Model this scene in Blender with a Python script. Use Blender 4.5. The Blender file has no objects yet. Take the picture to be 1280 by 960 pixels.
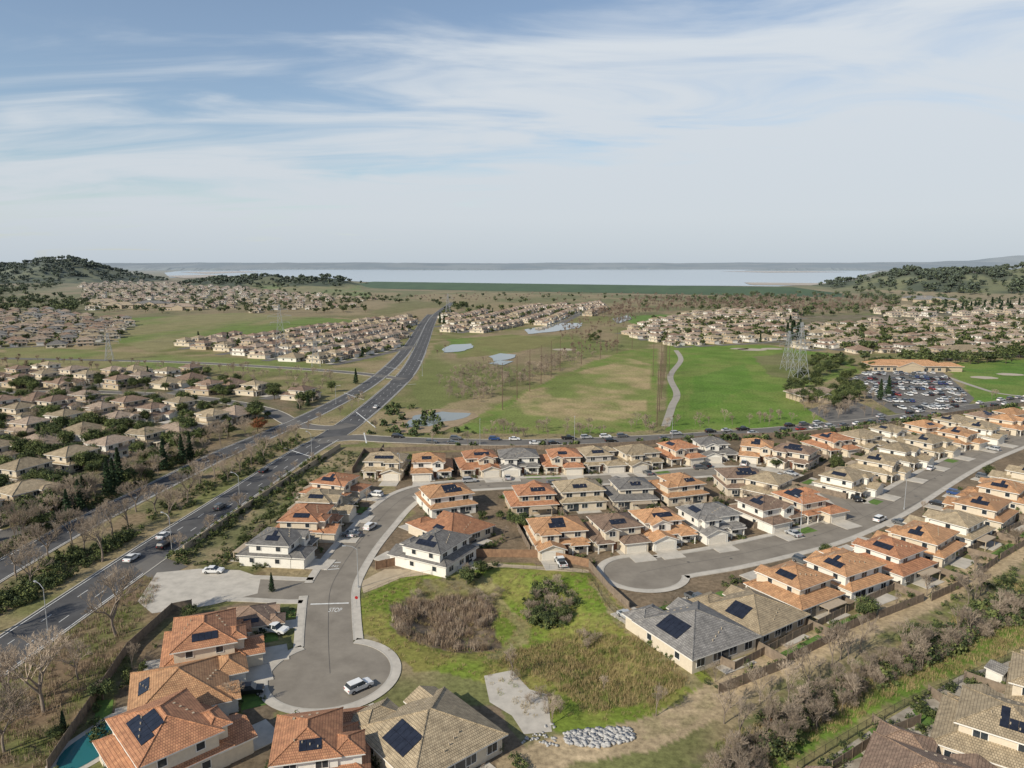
import bpy, math, random, time
import numpy as np
from mathutils import Vector, Matrix
from mathutils.geometry import tessellate_polygon
random.seed(7); rng=np.random.default_rng(7)
T0=time.time()
def tick(s): print('T %s %.1f'%(s,time.time()-T0),flush=True)
SC=bpy.context.scene
COL=SC.collection
H=70.0; FP=914.0; PIT=math.atan(150/914.0); SP=math.sin(PIT); CP=math.cos(PIT)
# ---- image pixels projected through the camera -> ground plan coordinates (metres) ----
def G(u,v,z=0.0):
    a=(u-640)/FP; b=(480-v)/FP
    t=(H-z)/(SP-b*CP)
    return (a*t, t*(CP+b*SP))
def GP(l): return [G(*p[:2]) for p in l]
# ---------------- noise ----------------
def _h(ix,iy,s):
    n=np.sin(ix*127.1+iy*311.7+s*74.7)*43758.5453
    return n-np.floor(n)
def vn(x,y,s=0):
    ix=np.floor(x);iy=np.floor(y);fx=x-ix;fy=y-iy
    fx=fx*fx*(3-2*fx);fy=fy*fy*(3-2*fy)
    return (_h(ix,iy,s)*(1-fx)+_h(ix+1,iy,s)*fx)*(1-fy)+(_h(ix,iy+1,s)*(1-fx)+_h(ix+1,iy+1,s)*fx)*fy
def fbm(x,y,s=0,o=4):
    r=0;a=.5;t=0
    for i in range(o):
        r=r+a*vn(x*2**i,y*2**i,s+i*3);t+=a;a*=.5
    return r/t
def inpoly(poly,x,y):
    x=np.asarray(x,float);y=np.asarray(y,float)
    px=np.array([p[0] for p in poly]);py=np.array([p[1] for p in poly])
    res=np.zeros(x.shape,bool)
    m=(x>px.min())&(x<px.max())&(y>py.min())&(y<py.max())
    if not m.any(): return res
    xs=x[m];ys=y[m];c=np.zeros(xs.shape,bool)
    n=len(poly);j=n-1
    for i in range(n):
        with np.errstate(divide='ignore',invalid='ignore'):
            cond=((py[i]>ys)!=(py[j]>ys))&(xs<(px[j]-px[i])*(ys-py[i])/((py[j]-py[i])+1e-12)+px[i])
        c^=cond;j=i
    res[m]=c
    return res
def linedist(pl,x,y):
    d=np.full(np.shape(x),1e9)
    for i in range(len(pl)-1):
        ax,ay=pl[i];bx,by=pl[i+1];dx=bx-ax;dy=by-ay
        t=np.clip(((x-ax)*dx+(y-ay)*dy)/(dx*dx+dy*dy+1e-9),0,1)
        d=np.minimum(d,np.hypot(x-ax-t*dx,y-ay-t*dy))
    return d
def ptline(A,B,x,y):
    D=B-A;t=np.clip(((x-A[:,0])*D[:,0]+(y-A[:,1])*D[:,1])/((D**2).sum(1)+1e-9),0,1)
    return np.hypot(x-A[:,0]-t*D[:,0],y-A[:,1]-t*D[:,1])
def ss(t): t=np.clip(t,0,1); return t*t*(3-2*t)
def catmull(P,step=2.0):
    out=[];n=len(P)
    for i in range(n-1):
        p0=P[max(i-1,0)];p1=P[i];p2=P[i+1];p3=P[min(i+2,n-1)]
        L=math.dist(p1[:2],p2[:2]);k=max(2,int(L/step))
        k=min(k,60)
        for j in range(k):
            t=j/k
            out.append(tuple(.5*((2*p1[c])+(-p0[c]+p2[c])*t+(2*p0[c]-5*p1[c]+4*p2[c]-p3[c])*t*t+(-p0[c]+3*p1[c]-3*p2[c]+p3[c])*t**3) for c in range(len(p1))))
    out.append(tuple(P[-1]));return out
# ---------------- materials ----------------
MATS={}
def nd(nt,t,**k):
    n=nt.nodes.new(t)
    for a,b in k.items(): setattr(n,a,b)
    return n
HAZE_TINT=(.44,.50,.57)
def haze_tint(nt,csock):  # distance haze painted into the base colour, blended in by distance from origin
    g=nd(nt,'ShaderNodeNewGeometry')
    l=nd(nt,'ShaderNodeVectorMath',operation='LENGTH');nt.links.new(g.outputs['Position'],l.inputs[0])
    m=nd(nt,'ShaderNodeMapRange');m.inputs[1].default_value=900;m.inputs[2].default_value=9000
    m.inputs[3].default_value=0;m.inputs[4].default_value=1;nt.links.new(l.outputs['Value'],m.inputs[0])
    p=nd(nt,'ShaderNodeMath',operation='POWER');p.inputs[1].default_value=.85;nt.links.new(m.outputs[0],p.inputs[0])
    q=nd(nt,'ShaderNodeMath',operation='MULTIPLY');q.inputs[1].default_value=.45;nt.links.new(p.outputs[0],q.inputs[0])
    mx=nd(nt,'ShaderNodeMix',data_type='RGBA');nt.links.new(q.outputs[0],mx.inputs[0]);nt.links.new(csock,mx.inputs[6]);mx.inputs[7].default_value=HAZE_TINT+(1,)
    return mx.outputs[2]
def mat(name,c1,c2=None,scale=.5,rough=.9,rnd=0,bump=0,metal=0,spec=.3,world=True,c3=None,detail=5,lo=.35,hi=.65,alpha=None):
    if name in MATS: return MATS[name]
    m=bpy.data.materials.new(name);m.use_nodes=True;nt=m.node_tree;b=nt.nodes['Principled BSDF']
    c2=c2 or tuple(x*.75 for x in c1)
    if world: src=nd(nt,'ShaderNodeNewGeometry').outputs['Position']
    else: src=nd(nt,'ShaderNodeTexCoord').outputs['Object']
    nz=nd(nt,'ShaderNodeTexNoise');nz.inputs['Scale'].default_value=scale;nz.inputs['Detail'].default_value=detail;nz.inputs['Roughness'].default_value=.65
    nt.links.new(src,nz.inputs['Vector'])
    r=nd(nt,'ShaderNodeValToRGB');e=r.color_ramp.elements;e[0].position=lo;e[1].position=hi;e[0].color=c2+(1,);e[1].color=c1+(1,)
    if c3:
        x=r.color_ramp.elements.new((lo+hi)/2);x.color=c3+(1,)
    nt.links.new(nz.outputs[0],r.inputs[0]);o=r.outputs[0]
    if rnd:
        oi=nd(nt,'ShaderNodeObjectInfo');mr=nd(nt,'ShaderNodeMapRange');mr.inputs[3].default_value=1-rnd;mr.inputs[4].default_value=1+rnd
        nt.links.new(oi.outputs['Random'],mr.inputs[0])
        vm=nd(nt,'ShaderNodeVectorMath',operation='SCALE');nt.links.new(o,vm.inputs[0]);nt.links.new(mr.outputs[0],vm.inputs['Scale']);o=vm.outputs[0]
    o=haze_tint(nt,o)
    nt.links.new(o,b.inputs['Base Color'])
    b.inputs['Roughness'].default_value=rough;b.inputs['Metallic'].default_value=metal;b.inputs['Specular IOR Level'].default_value=spec
    if alpha is not None: b.inputs['Alpha'].default_value=alpha
    if bump:
        bp=nd(nt,'ShaderNodeBump');bp.inputs['Strength'].default_value=bump;bp.inputs['Distance'].default_value=.1
        nt.links.new(nz.outputs[0],bp.inputs['Height']);nt.links.new(bp.outputs[0],b.inputs['Normal'])
    MATS[name]=m;return m
def roofmat(name,c1,c2):
    m=bpy.data.materials.new(name);m.use_nodes=True;nt=m.node_tree;b=nt.nodes['Principled BSDF']
    uv=nd(nt,'ShaderNodeUVMap');uv.uv_map='UVMap'
    br=nd(nt,'ShaderNodeTexBrick');br.inputs['Scale'].default_value=1;br.inputs['Brick Width'].default_value=.32;br.inputs['Row Height'].default_value=.42
    br.inputs['Mortar Size'].default_value=.028;br.inputs['Color1'].default_value=c1+(1,);br.inputs['Color2'].default_value=c2+(1,);br.inputs['Mortar'].default_value=tuple(x*.42 for x in c2)+(1,)
    nt.links.new(uv.outputs[0],br.inputs['Vector'])
    g=nd(nt,'ShaderNodeNewGeometry');nz=nd(nt,'ShaderNodeTexNoise');nz.inputs['Scale'].default_value=.9;nz.inputs['Detail'].default_value=6
    nt.links.new(g.outputs['Position'],nz.inputs['Vector'])
    mr=nd(nt,'ShaderNodeMapRange');mr.inputs[1].default_value=.3;mr.inputs[2].default_value=.7;mr.inputs[3].default_value=.74;mr.inputs[4].default_value=1.24;nt.links.new(nz.outputs[0],mr.inputs[0])
    vm=nd(nt,'ShaderNodeVectorMath',operation='SCALE');nt.links.new(br.outputs[0],vm.inputs[0]);nt.links.new(mr.outputs[0],vm.inputs['Scale'])
    oi=nd(nt,'ShaderNodeObjectInfo');m2=nd(nt,'ShaderNodeMapRange');m2.inputs[3].default_value=.82;m2.inputs[4].default_value=1.15;nt.links.new(oi.outputs['Random'],m2.inputs[0])
    v2=nd(nt,'ShaderNodeVectorMath',operation='SCALE');nt.links.new(vm.outputs[0],v2.inputs[0]);nt.links.new(m2.outputs[0],v2.inputs['Scale'])
    nt.links.new(haze_tint(nt,v2.outputs[0]),b.inputs['Base Color']);b.inputs['Roughness'].default_value=.85
    bp=nd(nt,'ShaderNodeBump');bp.inputs['Strength'].default_value=.5;bp.inputs['Distance'].default_value=.06;nt.links.new(br.outputs['Fac'],bp.inputs['Height']);bp.invert=True
    nt.links.new(bp.outputs[0],b.inputs['Normal'])
    return m
ROOF={'t':roofmat('roof_terracotta',(.46,.225,.115),(.37,.17,.09)),'o':roofmat('roof_orange',(.53,.305,.155),(.44,.235,.12)),
 'b':roofmat('roof_brown',(.31,.215,.15),(.235,.155,.11)),'n':roofmat('roof_tan',(.40,.32,.21),(.32,.25,.16)),
 'g':roofmat('roof_grey',(.25,.235,.215),(.18,.17,.16)),'p':roofmat('roof_beige',(.40,.31,.23),(.32,.24,.18))}
WALL={'w':mat('stucco_white',(.74,.71,.64),(.66,.63,.57),2,bump=.1),'c':mat('stucco_cream',(.62,.54,.42),(.55,.475,.37),2,bump=.1),
 'b':mat('stucco_beige',(.48,.39,.28),(.42,.34,.24),2,bump=.1),'g':mat('stucco_grey',(.45,.42,.38),(.39,.365,.33),2,bump=.1)}
GLASS=mat('window_glass',(.035,.045,.055),(.02,.025,.03),1,rough=.12,spec=.6)
TRIM=mat('white_trim',(.72,.69,.63),(.64,.61,.56),3,rough=.6)
GARD=mat('garage_door_paint',(.66,.61,.53),(.58,.54,.47),3,rough=.6)
PATC=mat('patio_cover_paint',(.42,.34,.25),(.35,.28,.2),3,rough=.7)
DOORM=mat('front_door_wood',(.16,.07,.04),(.10,.045,.03),3,rough=.6)
CONC=mat('concrete_pale',(.50,.46,.40),(.38,.35,.305),.35,c3=(.45,.415,.36),bump=.05)
KERB=mat('kerb_concrete',(.44,.41,.36),(.36,.335,.295),.8)
ASPH=mat('asphalt_worn',(.25,.222,.183),(.18,.158,.13),.18,c3=(.215,.19,.157),detail=9,bump=.04)
ASPHD=mat('asphalt_dark',(.10,.098,.098),(.062,.061,.062),.12,c3=(.08,.079,.08),detail=9)
ASPHM=mat('asphalt_mid',(.155,.145,.132),(.11,.103,.095),.15,detail=8)
PAINT=mat('road_paint_white',(.70,.70,.68),(.5,.5,.48),1.5)
WOOD=mat('fence_wood',(.30,.185,.11),(.20,.12,.075),1.2)
WOODG=mat('fence_wood_weathered',(.25,.195,.145),(.16,.125,.095),1.2)
IRON=mat('black_iron',(.03,.03,.03),(.02,.02,.02),1,rough=.5)
SOLAR=mat('solar_cells',(.022,.026,.04),(.012,.014,.022),.8,rough=.25,spec=.5)
STEEL=mat('galvanised_steel',(.42,.43,.44),(.34,.35,.36),1,rough=.5,metal=.3)
STUC=mat('wall_block_tan',(.42,.35,.26),(.34,.28,.2),1)
LAWN=mat('lawn_grass',(.12,.20,.04),(.07,.13,.03),.7,detail=8)
BARK=mat('bark_grey',(.26,.21,.17),(.16,.13,.105),3,world=False)
TWIG=mat('twigs_brown',(.40,.325,.25),(.27,.215,.165),.3,rnd=.22)
TWIGD=mat('twigs_dark',(.25,.185,.14),(.16,.115,.085),.05,rnd=.15)
BARK2=mat('bark_brown',(.12,.085,.06),(.07,.05,.035),3,world=False)
LA=mat('leaf_olive',(.095,.12,.04),(.052,.07,.025),.25,rnd=.25)
LB=mat('leaf_dark',(.045,.066,.026),(.025,.038,.016),.25,rnd=.25)
LC=mat('leaf_light',(.16,.18,.06),(.10,.12,.04),.25,rnd=.2)
LFD=mat('woodland_leaf',(.05,.066,.032),(.028,.04,.02),.02,rnd=.2)
CA=mat('conifer_dark',(.032,.058,.028),(.018,.035,.018),.3,rnd=.2)
CB=mat('conifer_mid',(.06,.094,.038),(.036,.06,.026),.3,rnd=.2)
RA=mat('leaf_rust',(.28,.10,.04),(.16,.06,.03),.3)
REED=mat('dry_reed',(.36,.275,.19),(.20,.145,.10),.4)
GRA=mat('tall_grass_green',(.19,.22,.06),(.11,.145,.035),.3)
GRB=mat('tall_grass_dry',(.38,.30,.15),(.26,.20,.095),.3)
ROCK=mat('riprap_rock',(.46,.45,.43),(.30,.29,.28),1.5)
# ---------------- mesh helpers ----------------
class MB:
    def __init__(s): s.v=[];s.f=[];s.m=[]
    def add(s,vs,fs,mi=0):
        o=len(s.v);s.v+=[tuple(map(float,q)) for q in vs]
        for f in fs: s.f.append(tuple(i+o for i in f));s.m.append(mi)
    def box(s,x0,x1,y0,y1,z0,z1,mi=0,bottom=False):
        fs=[(4,5,6,7),(0,1,5,4),(1,2,6,5),(2,3,7,6),(3,0,4,7)]
        if bottom: fs.append((3,2,1,0))
        s.add([(x0,y0,z0),(x1,y0,z0),(x1,y1,z0),(x0,y1,z0),(x0,y0,z1),(x1,y0,z1),(x1,y1,z1),(x0,y1,z1)],fs,mi)
    def cyl(s,c,r,z0,z1,n=12,mi=0,r1=None):
        r1=r if r1 is None else r1
        vs=[(c[0]+r*math.cos(6.2832*i/n),c[1]+r*math.sin(6.2832*i/n),z0) for i in range(n)]+[(c[0]+r1*math.cos(6.2832*i/n),c[1]+r1*math.sin(6.2832*i/n),z1) for i in range(n)]
        s.add(vs,[(i,(i+1)%n,n+(i+1)%n,n+i) for i in range(n)]+[tuple(range(n,2*n))],mi)
    def bar(s,a,b,r,n=4,mi=0,r1=None):
        a=Vector(a);b=Vector(b);d=(b-a).normalized();u=d.orthogonal().normalized();w=d.cross(u);r1=r if r1 is None else r1
        vs=[a+(u*math.cos(6.2832*i/n)+w*math.sin(6.2832*i/n))*r for i in range(n)]+[b+(u*math.cos(6.2832*i/n)+w*math.sin(6.2832*i/n))*r1 for i in range(n)]
        s.add(vs,[(i,(i+1)%n,n+(i+1)%n,n+i) for i in range(n)]+[tuple(range(n,2*n)),tuple(range(n))[::-1]],mi)
    def mesh(s,name,mats,uv=False,smooth=False):
        me=bpy.data.meshes.new(name);me.from_pydata(s.v,[],s.f)
        for m in mats: me.materials.append(m)
        me.polygons.foreach_set('material_index',s.m)
        if smooth: me.polygons.foreach_set('use_smooth',[True]*len(s.f))
        if uv:
            ul=me.uv_layers.new(name='UVMap')
            me.update()
            for p in me.polygons:
                n=p.normal
                u=Vector((0,0,1)).cross(n)
                u=u.normalized() if u.length>1e-4 else Vector((1,0,0))
                w=n.cross(u)
                for li in p.loop_indices:
                    c=me.vertices[me.loops[li].vertex_index].co
                    ul.data[li].uv=(c.dot(u),c.dot(w))
        me.update();return me
def obj(name,me,loc=(0,0,0),rot=0,scale=1,parent=None):
    o=bpy.data.objects.new(name,me);COL.objects.link(o)
    o.location=loc;o.rotation_euler=(0,0,rot);o.scale=(scale,)*3 if not isinstance(scale,tuple) else scale
    if parent: o.parent=parent
    return o
def qmesh(name,V,Q,M,mats,smooth=False):
    me=bpy.data.meshes.new(name);V=np.asarray(V,np.float32);Q=np.asarray(Q,np.int32)
    me.vertices.add(len(V));me.vertices.foreach_set('co',V.ravel())
    me.loops.add(Q.size);me.loops.foreach_set('vertex_index',Q.ravel())
    me.polygons.add(len(Q));me.polygons.foreach_set('loop_start',np.arange(0,Q.size,4,dtype=np.int32))
    me.polygons.foreach_set('loop_total',np.full(len(Q),4,np.int32))
    for m in mats: me.materials.append(m)
    me.polygons.foreach_set('material_index',np.asarray(M,np.int32))
    if smooth: me.polygons.foreach_set('use_smooth',np.ones(len(Q),bool))
    me.update(calc_edges=True);return me
def mass(name,tmpls,pts,mats):
    if not pts: return
    Vs=[];Qs=[];Ms=[];o=0
    for (x,y,z,s,r,ti) in pts:
        V,Q,M=tmpls[ti];c=math.cos(r);sn=math.sin(r)
        W=np.empty_like(V);W[:,0]=(V[:,0]*c-V[:,1]*sn)*s+x;W[:,1]=(V[:,0]*sn+V[:,1]*c)*s+y;W[:,2]=V[:,2]*s+z
        Vs.append(W);Qs.append(Q+o);Ms.append(M);o+=len(V)
    return obj(name,qmesh(name,np.vstack(Vs),np.vstack(Qs),np.concatenate(Ms),mats))
def polysheet(name,pts,z,m,jit=0,step=4):
    P=pts
    if jit:
        Q=[]
        for i in range(len(P)):
            a=P[i];b=P[(i+1)%len(P)];L=math.dist(a,b);k=max(1,int(L/step))
            for j in range(k):
                t=j/k;Q.append((a[0]+(b[0]-a[0])*t+random.uniform(-jit,jit),a[1]+(b[1]-a[1])*t+random.uniform(-jit,jit)))
        P=Q
    tr=tessellate_polygon([[Vector((p[0],p[1],0)) for p in P]])
    me=bpy.data.meshes.new(name);me.from_pydata([(p[0],p[1],z) for p in P],[],[tuple(t) for t in tr])
    me.materials.append(m);me.update()
    for p in me.polygons:
        if p.normal.z<0: p.flip()
    return obj(name,me)
# ---------------- terrain ----------------
DIP=GP([(468,748),(520,724),(640,716),(722,724),(768,778),(862,852),(800,884),(720,888),(690,850),(600,832),(530,822),(482,790)])
HILLS=[]
def hill(u,d,rx,ry,h): HILLS.append(((u-640)/FP*d,d,rx,ry,h))
hill(85,2700,190,260,84);hill(20,2800,260,260,64);hill(-60,2700,300,260,76);hill(130,2750,150,260,50)
hill(330,2250,110,170,34);hill(400,2250,120,170,30);hill(290,2300,120,170,26)
hill(1130,1900,90,220,50);hill(1190,1850,120,220,52);hill(1250,1800,130,220,55);hill(1300,1750,150,200,66);hill(1085,2000,110,220,30);hill(1400,1800,200,300,80)
hill(1270,16000,1500,1500,240);hill(1190,17000,1200,1500,150);hill(1100,16000,1500,1500,95);hill(1400,16000,2500,1500,260)
LAKE=GP([(212,347),(205,341),(230,338),(340,337.2),(480,336.6),(640,336.6),(820,336.9),(1000,337.2),(1100,338.5),(1075,345),(1062,351),(1050,357),(1050,359),(900,357.5),(700,356.5),(560,355),(455,352.5),(400,349),(300,346),(240,347.5)])
def tz(x,y):
    x=np.atleast_1d(np.asarray(x,float));y=np.atleast_1d(np.asarray(y,float));z=np.zeros(x.shape)
    m=inpoly(DIP,x,y)
    if m.any():
        d=linedist(DIP+[DIP[0]],x[m],y[m]);z[m]-=2.6*ss(d/13)
    r=np.hypot(x,y);far=r>1100
    if far.any():
        xf=x[far];yf=y[far];zz=np.zeros(xf.shape)
        for hx,hy,rx,ry,h in HILLS:
            q=((xf-hx)/rx)**2+((yf-hy)/ry)**2
            if q.min()>6: continue
            zz=np.maximum(zz,h*np.exp(-q)*(1+.35*(fbm(xf/rx*2,yf/ry*2,5)-.5)))
        rf=r[far]
        zz=zz*ss((rf-1100)/400)
        if rf.max()>9000:
            k=ss((rf-9600)/1500)
            zz=np.maximum(zz,k*(10+95*fbm(xf/900,yf/2500,9)))
            zz=np.maximum(zz,ss((rf-15500)/2500)*(40+90*fbm(xf/1800,yf/2500,19)))
        z[far]=zz
    return z
def tz1(x,y): return float(tz(x,y)[0])
R=45*1.008**np.arange(0,850);TH=np.radians(np.arange(-63,63.01,.25))
RR,TT=np.meshgrid(R,TH,indexing='ij');X=RR*np.sin(TT);Y=RR*np.cos(TT)
Z=tz(X.ravel(),Y.ravel()).reshape(X.shape)
nr,nt_=X.shape
V=np.stack([X.ravel(),Y.ravel(),Z.ravel()],1)
i=np.arange(nr-1)[:,None]*nt_+np.arange(nt_-1)[None,:];i=i.ravel()
Q=np.stack([i,i+1,i+nt_+1,i+nt_],1)[:,::-1]
x=V[:,0];y=V[:,1];r=np.hypot(x,y)
jam=np.clip(r*.007,1.0,25)
jx=x+(fbm(x/jam/3,y/jam/3,11)-.5)*jam*2.2;jy=y+(fbm(x/jam/3,y/jam/3,23)-.5)*jam*2.2
def mixc(a,b,t): return np.array(a)[None,:]*(1-t[:,None])+np.array(b)[None,:]*t[:,None]
n1=ss((fbm(x/18,y/18,1)-.3)/.4);n2=ss((fbm(x/90,y/140,2)-.35)/.3);n3=ss((fbm(x/4,y/4,3)-.3)/.4)
C=mixc((.15,.155,.06),(.27,.215,.125),np.where(r>900,n2,n1))
def zone(poly,a,b,noise=None):
    m=inpoly(GP(poly),jx,jy);n=n1 if noise is None else noise
    C[m]=mixc(a,b,n[m])
def zline(pl,hw,a,b,noise=None):
    W=catmull(GP(pl),6);n=n3 if noise is None else noise
    bx=(jx>min(p[0] for p in W)-hw)&(jx<max(p[0] for p in W)+hw)&(jy>min(p[1] for p in W)-hw)&(jy<max(p[1] for p in W)+hw)
    ids=np.where(bx)[0];d=linedist(W,jx[ids],jy[ids]);ids=ids[d<hw]
    C[ids]=mixc(a,b,n[ids])
nS=ss((fbm(x/7,y/7,31)-.3)/.4)
nF=ss((fbm(x/60,y/160,33)-.35)/.3)
m=(r>1000);C[m]=mixc((.155,.15,.075),(.23,.185,.11),nF[m])
zone([(430,362),(1060,374),(1060,380),(760,392),(540,392),(440,376)],(.24,.195,.11),(.15,.15,.07),nF)
zone([(260,346),(440,354),(470,372),(380,366),(260,358)],(.14,.175,.06),(.20,.18,.09),nF)
zone([(150,398),(300,391),(400,397),(480,402),(420,412),(240,428),(190,440),(150,428)],(.14,.185,.055),(.22,.20,.10),nF)
zone([(0,432),(100,437),(200,443),(350,450),(420,455),(400,466),(200,462),(0,454)],(.15,.185,.06),(.21,.19,.09),nF)
zone([(400,372),(560,378),(600,384),(520,402),(430,398),(400,385)],(.17,.16,.075),(.25,.20,.12),nF)
zone([(545,428),(600,417),(700,408),(790,396),(880,400),(830,428),(700,452),(640,482),(560,505),(535,525),(515,490),(530,450)],(.15,.165,.06),(.25,.195,.12),n2)
zone([(560,424),(640,418),(720,425),(650,440),(570,448)],(.13,.19,.05),(.19,.18,.075),nF)
zone([(780,395),(870,392),(880,402),(800,412)],(.12,.19,.05),(.17,.18,.075),nF)
# golf
nR=ss((fbm(x/26,y/40,41)-.40)/.16)
zone([(562,541),(620,506),(690,474),(740,452),(790,437),(824,436),(822,538),(700,543)],(.135,.19,.045),(.19,.20,.07),nS)
mr=inpoly(GP([(610,530),(660,490),(720,465),(790,448),(815,455),(812,520),(700,534)]),jx,jy)
C[mr]=mixc((.165,.195,.06),(.34,.265,.145),(nR*(.55+.45*nS))[mr])
zone([(834,432),(960,431),(1045,443),(1075,466),(1000,484),(1005,508),(1050,524),(960,535),(832,538)],(.115,.19,.035),(.165,.205,.055),n1)
zone([(940,446),(985,440),(1040,446),(1060,460),(1010,476),(960,470)],(.17,.165,.075),(.13,.15,.05),n1)
zone([(870,470),(930,455),(940,480),(900,505),(860,515)],(.10,.185,.03),(.12,.195,.04),n1)
zone([(1170,455),(1300,448),(1300,512),(1230,515),(1200,478)],(.10,.18,.035),(.15,.20,.05),n1)
zone([(1000,400),(1095,392),(1112,405),(1010,412)],(.13,.185,.05),(.18,.18,.07),nF)
zone([(400,556),(470,552),(1000,560),(1300,520),(1300,540),(1000,575),(700,585),(430,600)],(.19,.15,.10),(.24,.19,.125),nS)
zone([(400,560),(455,553),(545,556),(640,560),(640,568),(470,572),(440,590),(400,585)],(.28,.22,.13),(.15,.16,.06),nS)
zone([(-200,472),(250,470),(400,500),(370,530),(330,560),(120,620),(0,690),(-200,760)],(.19,.15,.10),(.10,.105,.05),nS)
zone([(800,408),(900,395),(1280,392),(1280,448),(1060,438),(900,425)],(.19,.155,.11),(.12,.12,.06),nS)
zone([(455,570),(1280,530),(1300,660),(1010,770),(900,830),(790,760),(735,712),(480,715),(440,700),(520,640)],(.20,.15,.10),(.14,.11,.075),nS)
zone([(340,700),(330,660),(400,600),(470,580),(480,620),(430,680),(420,720)],(.21,.16,.11),(.15,.12,.08),nS)
zone([(215,700),(300,640),(420,562),(455,565),(420,600),(370,630),(325,690),(330,720),(200,715)],(.30,.235,.145),(.15,.15,.07),nS)
zone([(-200,860),(60,800),(180,715),(330,712),(345,750),(230,800),(150,880),(60,960),(-60,1100),(-300,1100)],(.19,.135,.085),(.14,.14,.055),nS)
zone([(120,1000),(150,850),(230,770),(330,750),(350,900),(620,880),(660,940),(650,1200),(50,1200)],(.20,.15,.10),(.14,.11,.075),nS)
zone([(-60,800),(0,770),(110,700),(200,645),(300,592),(380,552),(350,540),(250,588),(110,672),(-60,760)],(.14,.135,.065),(.23,.175,.11),nS)
zone([(-60,745),(0,700),(110,640),(250,565),(350,530),(380,520),(360,510),(240,545),(100,610),(-60,690)],(.22,.165,.105),(.14,.13,.06),nS)
# basin park
BAS=[(448,748),(500,722),(540,708),(640,703),(735,712),(785,765),(893,850),(870,880),(790,908),(705,915),(660,905),(640,860),(600,850),(520,838),(492,815),(452,790)]
nB=ss((fbm(x/9,y/9,51)-.35)/.3);nC=ss((fbm(x/2.2,y/2.2,53)-.3)/.4)
zone(BAS,(.155,.205,.035),(.22,.205,.06),nB)
zone([(500,725),(600,712),(735,722),(770,775),(740,790),(640,760),(600,725)],(.145,.215,.03),(.20,.205,.055),nB)
zone([(640,800),(720,780),(800,800),(860,850),(820,880),(730,888),(690,850),(620,830)],(.25,.205,.085),(.16,.165,.045),nC)
zone([(487,755),(520,738),(590,733),(625,742),(618,765),(628,800),(575,812),(505,800),(488,780)],(.10,.075,.05),(.20,.155,.11),nC)
zone([(520,728),(560,720),(612,722),(618,738),(590,735),(520,745)],(.18,.17,.06),(.16,.135,.085),nC)
zline([(618,815),(640,790),(655,770),(625,745),(600,722),(560,714)],1.6,(.25,.22,.10),(.19,.205,.06))
zline([(745,728),(790,790),(850,840),(872,856)],1.4,(.28,.235,.13),(.22,.20,.09))
# creek corridor
zone([(880,1100),(860,960),(930,900),(1000,855),(1100,808),(1300,715),(1300,765),(1120,850),(1000,925),(930,1000)],(.16,.13,.08),(.12,.135,.05),nC)
zone([(1150,745),(1300,672),(1300,735),(1120,812),(1090,790)],(.17,.175,.065),(.22,.175,.11),nC)
zone([(930,1000),(1000,925),(1120,850),(1300,760),(1300,815),(1120,882),(1010,955),(960,1050)],(.14,.215,.035),(.12,.185,.035),nB)
zline([(600,1010),(650,960),(720,935),(790,921),(840,905),(900,870),(960,838),(1060,790),(1160,748),(1240,708),(1300,672),(1400,610)],3.3,(.42,.325,.205),(.34,.265,.165))
zone([(800,903),(870,880),(893,852),(915,862),(860,912),(800,925)],(.40,.31,.195),(.29,.24,.135),nC)
zline([(1000,960),(1120,888),(1300,805)],1.6,(.24,.21,.10),(.17,.17,.07))
# hills colouring
zh=V[:,2]
m=(zh>8)&(r<8000);C[m]=mixc((.05,.062,.03),(.13,.135,.06),ss((fbm(x/60,y/60,61)-.5)/.2)[m])
m=(r>9500);C[m]=mixc((.05,.075,.08),(.12,.135,.125),ss((fbm(x/400,y/700,63)-.35)/.3)[m])  # far ridges coloured bluish, aerial haze put into the ground colour
me=qmesh('terrain_ground',V,Q,np.zeros(len(Q)),[],smooth=True)
ca=me.color_attributes.new('zone','FLOAT_COLOR','POINT')
ca.data.foreach_set('color',np.concatenate([C,np.ones((len(C),1))],1).astype(np.float32).ravel())
gm=bpy.data.materials.new('terrain_soil_grass');gm.use_nodes=True;nt=gm.node_tree;b=nt.nodes['Principled BSDF']
at=nd(nt,'ShaderNodeAttribute');at.attribute_name='zone'
g=nd(nt,'ShaderNodeNewGeometry')
def gn(sc,lo,hi,det=6):
    z_=nd(nt,'ShaderNodeTexNoise');z_.inputs['Scale'].default_value=sc;z_.inputs['Detail'].default_value=det;z_.inputs['Roughness'].default_value=.7
    nt.links.new(g.outputs['Position'],z_.inputs['Vector']);mr_=nd(nt,'ShaderNodeMapRange');mr_.inputs[1].default_value=.3;mr_.inputs[2].default_value=.7;mr_.inputs[3].default_value=lo;mr_.inputs[4].default_value=hi
    nt.links.new(z_.outputs[0],mr_.inputs[0]);return mr_.outputs[0],z_
a1,z1=gn(.9,.56,1.40);a2,_=gn(.06,.8,1.2)
mu=nd(nt,'ShaderNodeMath',operation='MULTIPLY');nt.links.new(a1,mu.inputs[0]);nt.links.new(a2,mu.inputs[1])
vm=nd(nt,'ShaderNodeVectorMath',operation='SCALE');nt.links.new(at.outputs['Color'],vm.inputs[0]);nt.links.new(mu.outputs[0],vm.inputs['Scale'])
nt.links.new(haze_tint(nt,vm.outputs[0]),b.inputs['Base Color']);b.inputs['Roughness'].default_value=.95;b.inputs['Specular IOR Level'].default_value=.1
bp=nd(nt,'ShaderNodeBump');bp.inputs['Strength'].default_value=.35;bp.inputs['Distance'].default_value=.3;nt.links.new(z1.outputs[0],bp.inputs['Height']);nt.links.new(bp.outputs[0],b.inputs['Normal'])
me.materials.append(gm);obj('ground',me)
tick('terrain')
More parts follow.
